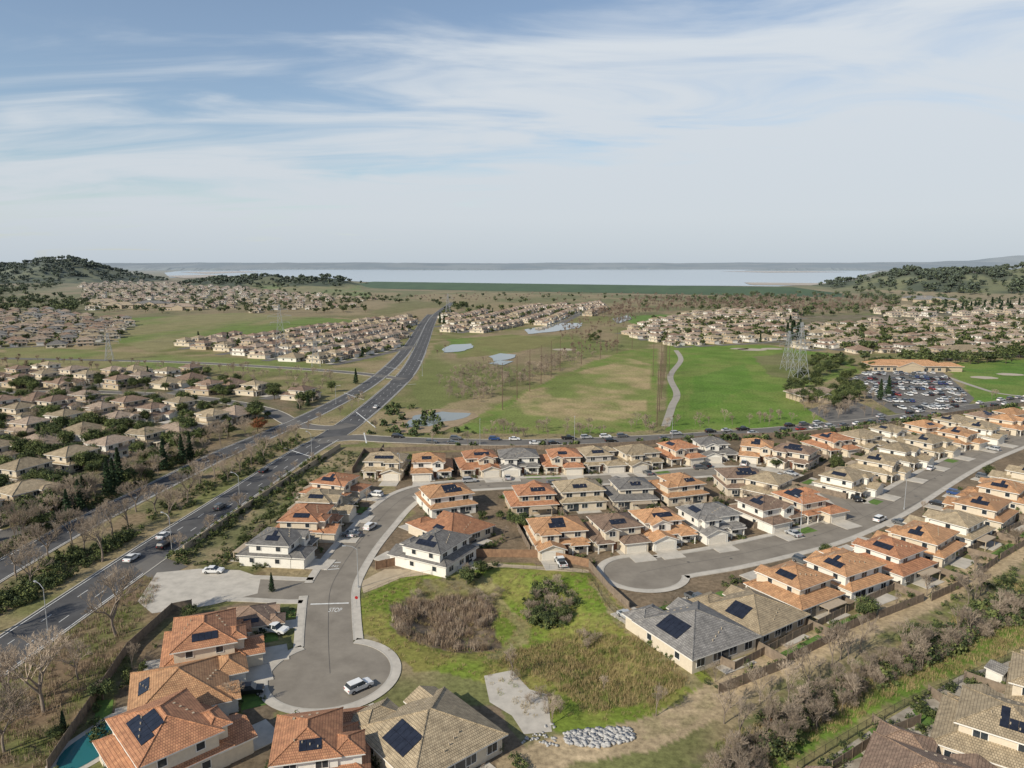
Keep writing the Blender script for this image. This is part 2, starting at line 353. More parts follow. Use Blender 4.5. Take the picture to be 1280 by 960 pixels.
# ---------------- water ----------------
def watermat(name,c,rough,sc,bs=.15):
    m=bpy.data.materials.new(name);m.use_nodes=True;nt=m.node_tree;b=nt.nodes['Principled BSDF']
    b.inputs['Base Color'].default_value=c+(1,);b.inputs['Roughness'].default_value=rough;b.inputs['IOR'].default_value=1.33
    g=nd(nt,'ShaderNodeNewGeometry');z_=nd(nt,'ShaderNodeTexNoise');z_.inputs['Scale'].default_value=sc;z_.inputs['Detail'].default_value=4;nt.links.new(g.outputs['Position'],z_.inputs['Vector'])
    bp=nd(nt,'ShaderNodeBump');bp.inputs['Strength'].default_value=bs;bp.inputs['Distance'].default_value=.1;nt.links.new(z_.outputs[0],bp.inputs['Height']);nt.links.new(bp.outputs[0],b.inputs['Normal']);return m
WAT=watermat('lake_water',(.26,.33,.40),.14,.02,.04);PON=watermat('pond_water',(.16,.18,.17),.05,.4,.04);POOL=watermat('pool_water',(.02,.13,.14),.05,1.5)
polysheet('lake',LAKE,.8,WAT)
SAND=mat('shore_sand',(.42,.36,.29),(.34,.29,.23),.01)
FARL=mat('far_shore_woodland',(.045,.065,.055),(.08,.095,.075),.004)
for pl in ([(225,340.5),(300,339.2),(330,339.8),(260,342.5)],[(900,339.2),(1010,339),(1060,340.3),(960,341)],[(930,353.5),(1048,354.5),(1050,357.5),(940,356.5)],[(205,345),(262,343.6),(300,346),(230,348)]):
    polysheet('lake_sand_bar',GP(pl),1.4,SAND,jit=4,step=60)
for pl in ([(553,436),(565,431),(590,430),(592,435),(575,440),(556,441)],[(612,446),(625,442),(645,444),(640,449),(618,452)],[(610,455),(625,451),(642,452),(628,457)],[(655,412),(700,404),(728,404),(725,410),(690,415),(660,418)],[(765,399),(785,394),(790,399),(772,405)]):
    polysheet('pond',GP(pl),.3,PON,jit=1,step=6)
PB=mat('pond_mud_bank',(.33,.25,.16),(.24,.18,.11),.3)
polysheet('pond_bank',GP([(488,530),(510,515),(545,511),(585,513),(600,521),(565,535),(545,541),(500,541)]),.1,PB,jit=.8,step=4)
polysheet('pond',GP([(505,534),(518,519),(552,515),(590,517),(585,522),(556,527),(537,533)]),.14,PON,jit=.8,step=4)
def mound(u0,u1,v,h,name='lake_island'):
    a=Vector(G(u0,v)+(0,));c=Vector(G(u1,v)+(0,));mb=MB();n=60;L=(c-a).length
    for i in range(n+1):
        t=i/n;p=a.lerp(c,t);e=math.sin(math.pi*t)**.5 if 0<t<1 else 0;hh=h*e*(.3+1.0*float(fbm(np.array([i*.7+u0]),np.array([v]),3)[0]));wd=40+.04*L*e
        mb.v+=[(p.x,p.y-wd,.6),(p.x,p.y,hh+.6),(p.x,p.y+wd,.6)]
    for i in range(n):
        o=i*3;mb.f+=[(o,o+3,o+4,o+1),(o+1,o+4,o+5,o+2)];mb.m+=[0,0]
    obj(name,mb.mesh(name,[FARL]))
mound(480,680,337.6,22);mound(130,300,338.2,34,'lake_peninsula');mound(640,900,336.9,26);mound(930,1120,338.2,30,'lake_peninsula');mound(300,470,337.0,20)
# dam
mb=MB();a=G(428,358);c=G(1062,369)
A=Vector((a[0],a[1],0));B=Vector((c[0],c[1],0));dd=(B-A).normalized();nn=Vector((dd.y,-dd.x,0))
if nn.y>0: nn=-nn
K=24;prof=[(130,0),(6,16),(-6,16),(-40,0)]
for k in range(K+1):
    p=A.lerp(B,k/K)
    e=ss(np.array(min(k,K-k)/2.0));mb.v+=[tuple(p+nn*s+Vector((0,0,zz*float(e)+.3))) for s,zz in prof]
for k in range(K):
    for j in range(3):
        o=k*4+j;mb.f.append((o,o+4,o+5,o+1));mb.m.append(0)
obj('dam_embankment',mb.mesh('dam',[mat('dam_grass',(.045,.085,.028),(.03,.062,.02),.02)]))
# ---------------- roads ----------------
ROADS=[]
def road(name,pl,m,hw,z,walk=True,bulbs=()):
    W=catmull(GP(pl),2.5);ROADS.append(dict(n=name,c=W,hw=hw,z=z,m=m,walk=walk,bulbs=[(G(u,v),r) for u,v,r in bulbs]))
BR=[(-260,1010),(-60,862),(30,800),(120,738),(205,680),(300,618),(380,565),(430,535),(480,495),(512,462),(528,430),(538,405),(546,393),(566,378)]
BL=[(-260,858),(-60,748),(0,713),(100,657),(200,607),(280,567),(350,537),(412,508),(460,481),(493,454),(513,430),(528,405),(538,393)]
road('boulevard_road',BR,ASPHD,5.6,.02,False)
road('boulevard_road',BL,ASPHD,4.6,.024,False)
road('cross_street',[(395,552),(440,547),(480,549),(560,552),(660,553),(760,550),(880,544),(1000,535),(1100,525),(1180,514),(1300,497)],ASPHM,4.6,.028,False)
road('cross_street',[(440,530),(412,535),(370,530),(330,512),(250,498),(120,490),(-60,492)],ASPHM,4,.032,False)
road('cross_street',[(505,474),(440,466),(340,459),(200,452),(0,448)],ASPHM,4,.036,False)
road('residential_street',[(413,842),(411,805),(411,768),(414,735),(430,705),(448,680),(470,655),(490,634),(512,619),(545,610),(600,606),(660,603),(740,600),(810,596),(880,590),(950,590),(1010,604),(1050,622),(1078,645)],ASPH,4.5,.04,True,[(413,842,10.3)])
road('residential_street',[(800,716),(850,706),(900,698),(960,685),(1020,670),(1070,651),(1110,632),(1150,608),(1190,585),(1230,566),(1300,541),(1400,512)],ASPH,5.3,.044,True,[(803,716,8.8)])
road('residential_street',[(414,737),(370,738),(330,736),(300,735)],ASPH,4.6,.048,True)
road('residential_street',[(1280,548),(1190,520),(1160,513)],ASPH,4,.052,False)
SEG=[]
for R_ in ROADS:
    W=np.array(R_['c']);SEG.append((W[:-1],W[1:],R_['hw']))
SA=np.vstack([s[0] for s in SEG]);SB=np.vstack([s[1] for s in SEG]);SH=np.concatenate([np.full(len(s[0]),s[2]) for s in SEG]);SI=np.concatenate([np.full(len(s[0]),k) for k,s in enumerate(SEG)])
def onroad(x,y,ex=0,skip=None):
    d=ptline(SA,SB,x,y)-SH-ex
    if skip is not None: d=d[SI!=skip]
    if (d<0).any(): return True
    for k,R_ in enumerate(ROADS):
        if k==skip: continue
        for c,rad in R_['bulbs']:
            if math.dist(c,(x,y))<rad+ex: return True
    return False
def norms(W):
    N=[]
    for i in range(len(W)):
        a=W[max(i-1,0)];b=W[min(i+1,len(W)-1)];d=math.dist(a,b)+1e-9;N.append((-(b[1]-a[1])/d,(b[0]-a[0])/d))
    return N
def strip(mb,W,N,o0,o1,z0,z1=None,cond=None,mi=0):
    z1=z0 if z1 is None else z1
    for i in range(len(W)-1):
        if cond and not cond(i): continue
        q=[]
        for (k,o,z) in ((i,o0,z0),(i,o1,z1),(i+1,o1,z1),(i+1,o0,z0)):
            q.append((W[k][0]+N[k][0]*o,W[k][1]+N[k][1]*o,z))
        if o1>o0: q=q[::-1]
        mb.add(q,[(0,1,2,3)],mi)
for ri,R_ in enumerate(ROADS):
    W=R_['c'];N=norms(W);mb=MB();strip(mb,W,N,-R_['hw'],R_['hw'],R_['z']);WA=np.array(W)
    for k,(c,rad) in enumerate(R_['bulbs']):
        n=48;mb.add([(c[0]+rad*math.cos(6.2832*i/n),c[1]+rad*math.sin(6.2832*i/n),R_['z']+.002) for i in range(n)],[tuple(range(n))])
    obj(R_['n'],mb.mesh('road',[R_['m']]))
    sw=1.5 if R_['walk'] else .0
    mb=MB();hw=R_['hw']
    for s in (1,-1):
        def cond(i):
            mx=(W[i][0]+W[i+1][0])/2+N[i][0]*s*(hw+.5);my=(W[i][1]+W[i+1][1])/2+N[i][1]*s*(hw+.5)
            if math.hypot(mx,my)>600: return False
            if onroad(mx,my,0,ri): return False
            return not any(math.dist(c,(mx,my))<rad for c,rad in R_['bulbs'])
        cs=[cond(i) for i in range(len(W)-1)];cf=lambda i:cs[i]
        strip(mb,W,N,s*hw,s*(hw+.01),R_['z'],.14,cf,0)
        strip(mb,W,N,s*(hw+.01),s*(hw+.35),.14,.14,cf,0)
        if sw:
            strip(mb,W,N,s*(hw+.35),s*(hw+.35+sw),.142,.142,cf,1)
            strip(mb,W,N,s*(hw+.35+sw),s*(hw+.37+sw),.142,0,cf,1)
        else: strip(mb,W,N,s*(hw+.35),s*(hw+.37),.14,0,cf,0)
    for c,rad in R_['bulbs']:
        n=72
        for i in range(n):
            a0=6.2832*i/n;a1_=6.2832*(i+1)/n;am=(a0+a1_)/2
            mx=c[0]+(rad+.5)*math.cos(am);my=c[1]+(rad+.5)*math.sin(am)
            if ptline(WA[:-1],WA[1:],mx,my).min()<hw+.1: continue
            def pt(a,r_,z): return (c[0]+r_*math.cos(a),c[1]+r_*math.sin(a),z)
            mb.add([pt(a0,rad,R_['z']),pt(a1_,rad,R_['z']),pt(a1_,rad+.01,.14),pt(a0,rad+.01,.14)],[(0,3,2,1)],0)
            mb.add([pt(a0,rad,.14),pt(a0,rad+.35,.14),pt(a1_,rad+.35,.14),pt(a1_,rad,.14)],[(0,1,2,3)],0)
            mb.add([pt(a0,rad+.35,.142),pt(a0,rad+1.85,.142),pt(a1_,rad+1.85,.142),pt(a1_,rad+.35,.142)],[(0,1,2,3)],1)
    obj('pavement_kerb' if not sw else 'pavement',mb.mesh('pavement',[KERB,CONC]))
def mark(W,off,w,z,m,dash=None,cond=None,mb=None):
    N=norms(W);acc=0
    for i in range(len(W)-1):
        L=math.dist(W[i],W[i+1])
        on=True
        if dash: on=(acc%(dash[0]+dash[1]))<dash[0]
        acc+=L
        if on and (not cond or cond(W[i])):
            q=[]
            for (k,o) in ((i,off-w/2),(i,off+w/2),(i+1,off+w/2),(i+1,off-w/2)): q.append((W[k][0]+N[k][0]*o,W[k][1]+N[k][1]*o,z))
            mb.add(q[::-1],[(0,1,2,3)])
def inter(p):
    d1=math.dist(p,G(425,538));d2=math.dist(p,G(500,474));return d1>16 and d2>13
mb=MB()
for pl,hw in ((BR,5.6),(BL,4.6)):
    W=catmull(GP(pl),1.5)
    for o in (-hw+.5,hw-.5): mark(W,o,.2,.045,None,None,inter,mb)
    for o in ((-hw/3,hw/3) if hw>5 else (0,)): mark(W,o,.17,.045,None,(3,7),inter,mb)
def stripe(mb,a,b,w,z):
    a=Vector(a);b=Vector(b);d=(b-a).normalized();n=Vector((-d.y,d.x))*w/2
    mb.add([(a+n).to_tuple()+(z,),(b+n).to_tuple()+(z,),(b-n).to_tuple()+(z,),(a-n).to_tuple()+(z,)],[(3,2,1,0)])
for (a,c) in ((G(392,572),G(355,560)),(G(470,535),G(445,515)),(G(455,500),G(430,491)),(G(520,480),G(497,482)),(G(500,462),G(480,458)),(G(455,541),G(458,554))):
    stripe(mb,a,c,.5,.05)
stripe(mb,G(388,755.5),G(436,754),.5,.055)
stripe(mb,G(405,712.5),G(424,711),.35,.055);stripe(mb,G(409,704),G(426,703),.35,.055)
obj('road_marking',mb.mesh('road_marking',[PAINT]))
TAR=mat('crack_seal_tar',(.10,.095,.09),(.08,.075,.07),2)
mb=MB()
for ri in (5,6):
    W=ROADS[ri]['c'];N=norms(W);hw=ROADS[ri]['hw'];rg=random.Random(ri)
    mark(W,0.05,.09,.06,None,None,None,mb)
    for i in range(4,len(W)-2,rg.choice([5,6])):
        if rg.random()<.6:
            a=(W[i][0]+N[i][0]*hw,W[i][1]+N[i][1]*hw);c=(W[i+1][0]-N[i][0]*hw*rg.uniform(0,1),W[i+1][1]-N[i][1]*hw*rg.uniform(0,1));stripe(mb,a,c,.07,.062)
    for _ in range(12):
        i=rg.randint(3,len(W)-3);o=rg.uniform(-2,2);c=(W[i][0]+N[i][0]*o,W[i][1]+N[i][1]*o);mb.add([(c[0]+.38*math.cos(k*.7854),c[1]+.38*math.sin(k*.7854),.064) for k in range(8)],[tuple(range(8))])
obj('road_crack_seal',mb.mesh('crack',[TAR]))
def text(t,loc,size,rot,sy):
    cu=bpy.data.curves.new('txt','FONT');cu.body=t;cu.size=size;cu.align_x='CENTER';cu.align_y='CENTER'
    o=bpy.data.objects.new('tmp',cu);COL.objects.link(o);bpy.context.view_layer.update()
    me=bpy.data.meshes.new_from_object(o.evaluated_get(bpy.context.evaluated_depsgraph_get()));bpy.data.objects.remove(o)
    me.materials.clear();me.materials.append(PAINT)
    o=obj('road_marking_stop',me,loc,rot);o.scale=(1,sy,1);return o
p=G(419,763);text('STOP',(p[0],p[1],.066),1.1,0,2.4)
p=G(417,708);text('XING',(p[0],p[1],.066),.9,-.1,1.7)
# paved areas
polysheet('concrete_lot',GP([(172,752),(196,716),(250,711),(300,713),(326,722),(322,742),(262,757),(190,767)]),.06,CONC)
polysheet('street_apron',GP([(168,708),(195,693),(235,708),(205,722),(185,722)]),.055,ASPHM)
polysheet('concrete_pad',GP([(605,845),(640,838),(662,862),(684,868),(690,915),(655,918),(640,895),(612,878)]),.05,CONC)
polysheet('sandy_path',GP([(448,728),(480,712),(620,704),(735,712),(735,716),(620,709),(500,722),(455,742)]),.03,mat('sandy_path',(.45,.37,.26),(.36,.29,.2),.6),jit=.3,step=3)
polysheet('parking_lot',GP([(1062,474),(1085,463),(1175,462),(1218,498),(1200,517),(1120,517),(1075,490)]),.05,ASPHM)
polysheet('parking_lot',GP([(1010,512),(1060,498),(1090,510),(1120,524),(1040,530)]),.056,ASPHM)
mat('cart_path_concrete',(.36,.33,.28),(.3,.27,.23),.3)
mb=MB();W=catmull(GP([(845,438),(851,450),(838,470),(846,492),(840,508),(832,533)]),3);strip(mb,W,norms(W),-1.9,1.9,.05);obj('cart_path',mb.mesh('cp',[MATS['cart_path_concrete']]))
mb=MB();W=catmull(GP([(1180,470),(1215,482),(1250,492),(1300,497)]),4);strip(mb,W,norms(W),-1.6,1.6,.05);obj('cart_path',mb.mesh('cp',[MATS['cart_path_concrete']]))
for (u,v,s) in ((940,437,9),(965,436,7),(1230,472,6),(1262,468,6),(925,436,6),(705,437,8)):
    c=G(u,v);polysheet('sand_bunker',[(c[0]+s*math.cos(a)*1.3,c[1]+s*math.sin(a)) for a in np.linspace(0,6.0,12)],.06,SAND,jit=.6,step=4)
tick('roads')
# ---------------- houses ----------------
def hip(mb,x0,x1,y0,y1,z,tn=.40,ov=.55):
    X0,X1,Y0,Y1=x0-ov,x1+ov,y0-ov,y1+ov;w=X1-X0;d=Y1-Y0;xm=(X0+X1)/2;ym=(Y0+Y1)/2
    if w>=d:
        h=d/2*tn;r0=(X0+d/2,ym,z+h);r1=(max(X1-d/2,X0+d/2+.02),ym,z+h)
        fs=[(0,1,5,4),(1,2,5),(2,3,4,5),(3,0,4)]
    else:
        h=w/2*tn;r0=(xm,Y0+w/2,z+h);r1=(xm,Y1-w/2,z+h)
        fs=[(0,1,4),(1,2,5,4),(2,3,5),(3,0,4,5)]
    mb.add([(X0,Y0,z),(X1,Y0,z),(X1,Y1,z),(X0,Y1,z),r0,r1],fs,0)
    zb=z-.2
    mb.add([(X0,Y0,zb),(X1,Y0,zb),(X1,Y1,zb),(X0,Y1,zb),(X0,Y0,z),(X1,Y0,z),(X1,Y1,z),(X0,Y1,z)],[(0,1,5,4),(1,2,6,5),(2,3,7,6),(3,0,4,7),(3,2,1,0)],1)
    for a,c in (((X0,Y0,z),r0),((X1,Y1,z),r1),((X1,Y0,z),r1 if w>=d else r0),((X0,Y1,z),r0 if w>=d else r1),(r0,r1)):
        if math.dist(a,c)>.3: mb.bar((a[0],a[1],a[2]+.02),(c[0],c[1],c[2]+.03),.11,4,0)
def gable(mr,mw,x0,x1,y0,y1,z,tn=.42,ov=.5):
    xm=(x0+x1)/2;h=(x1-x0)/2*tn;e=z-ov*tn;Y0=y0-ov;Y1=y1+ov
    mr.add([(x0-ov,Y0,e),(xm,Y0,z+h),(xm,Y1,z+h),(x0-ov,Y1,e),(x1+ov,Y0,e),(x1+ov,Y1,e)],[(0,1,2,3),(1,4,5,2)],0)
    t=.2
    mr.add([(x0-ov,Y0,e-t),(xm,Y0,z+h-t),(xm,Y0,z+h),(x0-ov,Y0,e),(x1+ov,Y0,e-t),(x1+ov,Y0,e),(x0-ov,Y1,e-t),(xm,Y1,z+h-t),(x0-ov,Y1,e),(x1+ov,Y1,e-t),(x1+ov,Y1,e)],[(0,1,2,3),(1,4,5,2),(0,3,8,6),(4,9,10,5),(0,6,7,1),(1,7,9,4)],1)
    mw.add([(x0,y0,z),(x1,y0,z),(xm,y0,z+h-.1),(x0,y1,z),(x1,y1,z),(xm,y1,z+h-.1)],[(0,1,2),(4,3,5)],0)
def rb(mb,f,pl,s0,s1,z0,z1,o0,o1,mi=0):
    if f=='f': mb.box(s0,s1,pl-o1,pl-o0,z0,z1,mi,True)
    if f=='b': mb.box(s0,s1,pl+o0,pl+o1,z0,z1,mi,True)
    if f=='l': mb.box(pl-o1,pl-o0,s0,s1,z0,z1,mi,True)
    if f=='r': mb.box(pl+o0,pl+o1,s0,s1,z0,z1,mi,True)
def win(P,f,pl,s,z,w,h):
    g,t=P['windows'],P['trim'];s0,s1=s-w/2,s+w/2
    rb(g,f,pl,s0,s1,z,z+h,-.05,.02)
    k=.11
    rb(t,f,pl,s0-k,s0,z-k,z+h+k,-.04,.07);rb(t,f,pl,s1,s1+k,z-k,z+h+k,-.04,.07)
    rb(t,f,pl,s0,s1,z-k,z,-.04,.07);rb(t,f,pl,s0,s1,z+h,z+h+k,-.04,.07)
    if w>1.3: rb(t,f,pl,s-.03,s+.03,z,z+h,-.03,.04)
def template(kind,mir):
    P={k:MB() for k in ('walls','roof','windows','trim','garage_door','front_door','patio_cover','roof_vents')}
    H1,H2=2.85,5.45;w=P['walls'];r=P['roof'];up=None
    def gd(x0,x1,pl):
        g=P['garage_door'];rb(g,'f',pl,x0,x1,.05,2.2,-.05,.03)
        for i in range(4): rb(g,'f',pl,x0+.06,x1-.06,.12+i*.53,.56+i*.53,.0,.055)
        t=P['trim'];rb(t,'f',pl,x0-.15,x0,.0,2.35,-.04,.08);rb(t,'f',pl,x1,x1+.15,.0,2.35,-.04,.08);rb(t,'f',pl,x0,x1,2.2,2.35,-.04,.08)
    def wins(b,z,fr=True,ba=True,si=True,h=1.2):
        x0,x1,y0,y1=b;n=max(1,int((x1-x0)/3.4))
        for i in range(n):
            s=x0+(x1-x0)*(i+.5)/n
            if fr: win(P,'f',y0,s,z+.9,1.5,h)
            if ba: win(P,'b',y1,s,z+.9,1.7,h)
        n=max(1,int((y1-y0)/4.8))
        if si:
            for i in range(n):
                s=y0+(y1-y0)*(i+.5)/n;win(P,'l',x0,s,z+1.0,1.1,1.1);win(P,'r',x1,s,z+1.0,1.1,1.1)
    def vents(b,z,tn):
        x0,x1,y0,y1=b
        for k in range(4):
            dx=1.2+.9*k*.5;yy=y1-dx;xx=(x0+x1)/2+(-1.5+k)*1.1
            zz=z+(dx+.55)*tn;P['roof_vents'].cyl((xx,yy),.09,zz-.1,zz+.4,6)
            yy=y0+dx;P['roof_vents'].box(xx+.3,xx+.65,yy,yy+.3,zz-.1,zz+.16)
    if kind in (0,1,3,4):
        G0=(-6.5,6.5,-5,7.6);w.box(*G0,0,H1);hip(r,*G0,H1,.38)
        ga=(-6.4,-.2,-8.3,-4);w.box(*ga,0,H1-.05)
        if kind in (0,4): hip(r,*ga,H1-.05,.38)
        else: gable(r,w,*ga,H1-.05,.38)
        gd(-5.7,-.9,-8.3)
        up={0:(-6.1,4.0,-4.4,5.2),1:(-6.2,6.2,-3.8,5.8),3:(-6.0,4.2,-2.5,6.2),4:(-2.5,6.2,-4.5,6.2)}[kind]
        w.box(*up,H1,H2);hip(r,*up,H2,.38,.6);vents(up,H2,.38)
        if kind==0: u2=(.2,3.8,-5.6,-3);w.box(*u2,H1-.5,H2-.05);gable(r,w,*u2,H2-.05,.42)
        if kind==1: u2=(-5.2,-1,-5.4,-3);w.box(*u2,H1-.5,H2-.05);hip(r,*u2,H2-.05,.42)
        if kind==3: u2=(-4.8,.2,-4.2,-1);w.box(*u2,H1-.4,H2-.05);gable(r,w,*u2,H2-.05,.42)
        if kind==4: u2=(-5.8,-2,1.5,6);w.box(*u2,H1-.4,H2-.15);hip(r,*u2,H2-.15,.4)
        wins(up,H1);win(P,'f',u2[2],(u2[0]+u2[1])/2,H1+.95,1.6,1.25)
        wins(G0,0,False,True,True)
        rb(P['windows'],'b',7.6,1.8,4.6,.1,2.2,-.05,.035);rb(P['front_door'],'f',-5,.5,1.5,.05,2.2,-.05,.06);win(P,'f',-5,4.2,.8,2.2,1.4)
        po=(2.0,6.2,-6.6,-4.9);P['trim'].box(2.1,2.35,-6.5,-6.25,0,H1-.25);P['trim'].box(5.8,6.05,-6.5,-6.25,0,H1-.25);hip(r,*po,H1-.2,.3,.3)
        if kind in (0,3):
            c=P['patio_cover'];c.box(-4.5,1.5,7.7,10.3,2.3,2.45,0,True);c.box(-4.4,-4.2,10.0,10.2,0,2.3);c.box(1.2,1.4,10.0,10.2,0,2.3)
        rf=(up,H2,.38)
    else:
        G0=(-7.2,7.2,-5.5,8.4);w.box(*G0,0,H1);hip(r,*G0,H1,.44,.6);vents(G0,H1,.44)
        ga=(-7.0,-.8,-8.8,-4);w.box(*ga,0,H1-.05);hip(r,*ga,H1-.05,.46);gd(-6.4,-1.6,-8.8)
        u2=(1.8,6.6,-7.0,-4);w.box(*u2,0,H1-.1);gable(r,w,*u2,H1-.1,.46);win(P,'f',-7.0,4.2,.8,2,1.4)
        wins(G0,0,False,True,True,1.35);rb(P['front_door'],'f',-5.5,.1,1.2,.05,2.2,-.05,.06)
        rb(P['windows'],'b',8.4,-1.2,1.4,.1,2.2,-.05,.035)
        rf=(G0,H1,.44)
    if mir:
        for m_ in P.values():
            m_.v=[(-a,b_,c_) for a,b_,c_ in m_.v];m_.f=[f[::-1] for f in m_.f]
        (a,b_,c_,d_),z,t=rf;rf=((-b_,-a,c_,d_),z,t)
    return P,rf
PM={'walls':[None],'roof':[None,TRIM],'windows':[GLASS],'trim':[TRIM],'garage_door':[GARD],'front_door':[DOORM],'patio_cover':[PATC],'roof_vents':[STUC]}
TEM={}
for k in range(5):
    for m_ in (0,1):
        P,rf=template(k,m_);ms={}
        for n,mbx in P.items():
            if mbx.v: ms[n]=mbx.mesh('house_'+n,[q or WALL['c'] for q in PM[n]],uv=(n=='roof'))
        TEM[(k,m_)]=(ms,rf,P)
JM={}
def joined(k,m_,rc,wc):
    key=(k,m_,rc,wc)
    if key in JM: return JM[key]
    P=TEM[(k,m_)][2];J=MB()
    for n,off in (('walls',0),('roof',1),('windows',3),('trim',2),('garage_door',2),('front_door',3),('patio_cover',0)):
        o=len(J.v);J.v+=P[n].v;J.f+=[tuple(i+o for i in f) for f in P[n].f]
        J.m+=[(off if not(n=='roof' and q==1) else 2) for q in P[n].m]
    JM[key]=J.mesh('house_whole',[WALL[wc],ROOF[rc],TRIM,GLASS],uv=True);return JM[key]
mb=MB()
def fpanel(mb,a,b,h,mi=0,th=.05,post=2.4):
    a=Vector((a[0],a[1],0));b=Vector((b[0],b[1],0));L=(b-a).length;d=(b-a)/L;n=Vector((-d.y,d.x,0))*th/2
    mb.add([a-n,b-n,b+n,a+n]+[q+Vector((0,0,h)) for q in (a-n,b-n,b+n,a+n)],[(4,5,6,7),(0,1,5,4),(2,3,7,6),(1,2,6,5),(3,0,4,7)],mi)
    k=max(1,int(L/post));n2=n*2.4;e=d*.06
    for i in range(k+1):
        c=a+d*(L*i/k);zt=Vector((0,0,h+.08))
        q=[c-e-n2,c+e-n2,c+e+n2,c-e+n2];mb.add(q+[w_+zt for w_ in q],[(4,5,6,7),(0,1,5,4),(1,2,6,5),(2,3,7,6),(3,0,4,7)],mi)
for a,c in (((-7.6,-3),(-7.6,14.6)),((-7.6,14.6),(7.6,14.6)),((-7.6,-3),(-6.6,-3))): fpanel(mb,a,c,1.8)
FENCE_ME=mb.mesh('wood_fence',[WOODG])
SHR=[];GTREE=[]
def toworld(loc,rot,x,y): c=math.cos(rot);s=math.sin(rot);return (loc[0]+x*c-y*s,loc[1]+x*s+y*c)
def nearhouse(x,y,rot,k,rc,wc,solar=True,scale=1.0,m_=None,fence=True,drive=5.5):
    m_=random.randint(0,1) if m_ is None else m_
    ms,rf,P=TEM[(k,m_)]
    e=bpy.data.objects.new('suburban_house',None);COL.objects.link(e);e.location=(x,y,0);e.rotation_euler=(0,0,rot);e.scale=(scale,)*3
    for n,me_ in ms.items():
        o=obj(n,me_,parent=e)
        if n in('walls','roof'):
            o.material_slots[0].link='OBJECT';o.material_slots[0].material=WALL[wc] if n=='walls' else ROOF[rc]
    sg=-1 if m_ else 1;y0=-8.3 if k!=2 else -8.8
    mb=MB();x0,x1=sorted((sg*-6.2,sg*-.5));mb.box(x0,x1,y0-drive,y0-.0,.0,.16)
    a,b_=sorted((sg*-.5,sg*1.0));mb.box(a,b_,-8.4,-5.1,0,.1)
    mb.box(-4.5,2.5,7.7 if k!=2 else 8.8,11.2,0,.1)
    obj('driveway',mb.mesh('driveway',[CONC]),parent=e)
    mb=MB();a,b_=sorted((sg*1.6,sg*6.6));z=.05
    if random.random()<.45: mb.add([(a,y0-3.2,z),(b_,y0-3.2,z),(b_,-7.4,z),(a,-7.4,z)],[(0,1,2,3)])
    if random.random()<.45: mb.add([(-6.5,11.6,z),(5.5,11.6,z),(6.5,14,z),(-6.5,14,z)],[(0,1,2,3)])
    if mb.v: obj('lawn',mb.mesh('lawn',[LAWN]),parent=e)
    if fence:
        o=obj('wood_fence',FENCE_ME,(x,y,0),rot,scale)
    if solar:
        (a0,a1,c0,c1),z,tn=rf
        ang=[('f',-math.pi/2),('r',0),('b',math.pi/2),('l',math.pi)]
        best=max(ang,key=lambda q:math.cos(q[1]+rot-(-math.pi/2-.35))+random.uniform(-.25,.25))[0]
        W_=a1-a0;D_=c1-c0;mb=MB();pw,ph=1.05,1.75;cs=math.cos(math.atan(tn))
        along=(W_ if best in 'fb' else D_);depth=min(W_,D_)/2;ov=.6
        top=along-2*depth
        nrow=1 if random.random()<.45 else 2;ncol=random.randint(4,7) if top>1 else random.randint(3,5)
        sh=random.uniform(-1,1)
        for rr in range(nrow):
            for cc in range(ncol):
                s=sh+(cc-ncol/2+.0)*pw;d0=.9+rr*(ph*cs+.02)
                if abs(s+pw/2)+pw/2>along/2-d0-ph*cs+.5: continue
                q=[];q2=[]
                for (ds,dv) in ((.02,0),(pw-.02,0),(pw-.02,ph*cs-.02),(.02,ph*cs-.02)):
                    dist=d0+dv;zz=z+(dist+ov)*tn+.12;S=s+ds
                    if best=='f': p_=((a0+a1)/2+S,c0+dist,zz)
                    elif best=='b': p_=((a0+a1)/2-S,c1-dist,zz)
                    elif best=='r': p_=(a1-dist,(c0+c1)/2+S,zz)
                    else: p_=(a0+dist,(c0+c1)/2-S,zz)
                    q.append(p_);q2.append((p_[0],p_[1],p_[2]-.08))
                mb.add(q+q2,[(0,1,2,3),(4,5,1,0),(5,6,2,1),(6,7,3,2),(7,4,0,3)])
        if mb.v: obj('solar_panels',mb.mesh('solar',[SOLAR]),parent=e)
    for _ in range(38):
        lx=random.uniform(-7.4,7.4);ly=random.choice([random.uniform(-12.5,-8.8),random.uniform(11.2,14.2),random.uniform(-8.5,-5.2),13.9])
        if random.random()<.25: lx=random.choice([-7.1,7.1]);ly=random.uniform(-4,13)
        if sg*lx<-.2 and ly<-5: continue
        wx,wy=toworld((x,y),rot,lx*scale,ly*scale)
        if ly<-5.0 and sg*lx<2 : continue
        SHR.append((wx,wy,0,random.uniform(.35,1.1),random.random()*6,random.randint(0,3)))
    for _ in range(random.randint(1,3)):
        lx=random.choice([-6.3,6,random.uniform(-6,6)]);wx,wy=toworld((x,y),rot,lx,random.choice([12.8,13.4,-11.5 if sg*lx>1 else 13]))
        GTREE.append((wx,wy,0,random.uniform(.35,.65),random.random()*6,random.randint(0,3)))
def rowh(lst,side,z=4,rots=None):
    P=[G(q[0],q[1],z) for q in lst]
    for i,q in enumerate(lst):
        a=P[max(i-1,0)];b_=P[min(i+1,len(P)-1)];ang=math.atan2(b_[1]-a[1],b_[0]-a[0])
        rot=ang+(math.pi if side>0 else 0)
        rot+=random.uniform(-.04,.04)
        nearhouse(P[i][0],P[i][1],rot,q[2],q[3],q[4],q[5],q[6] if len(q)>6 else 1.0)
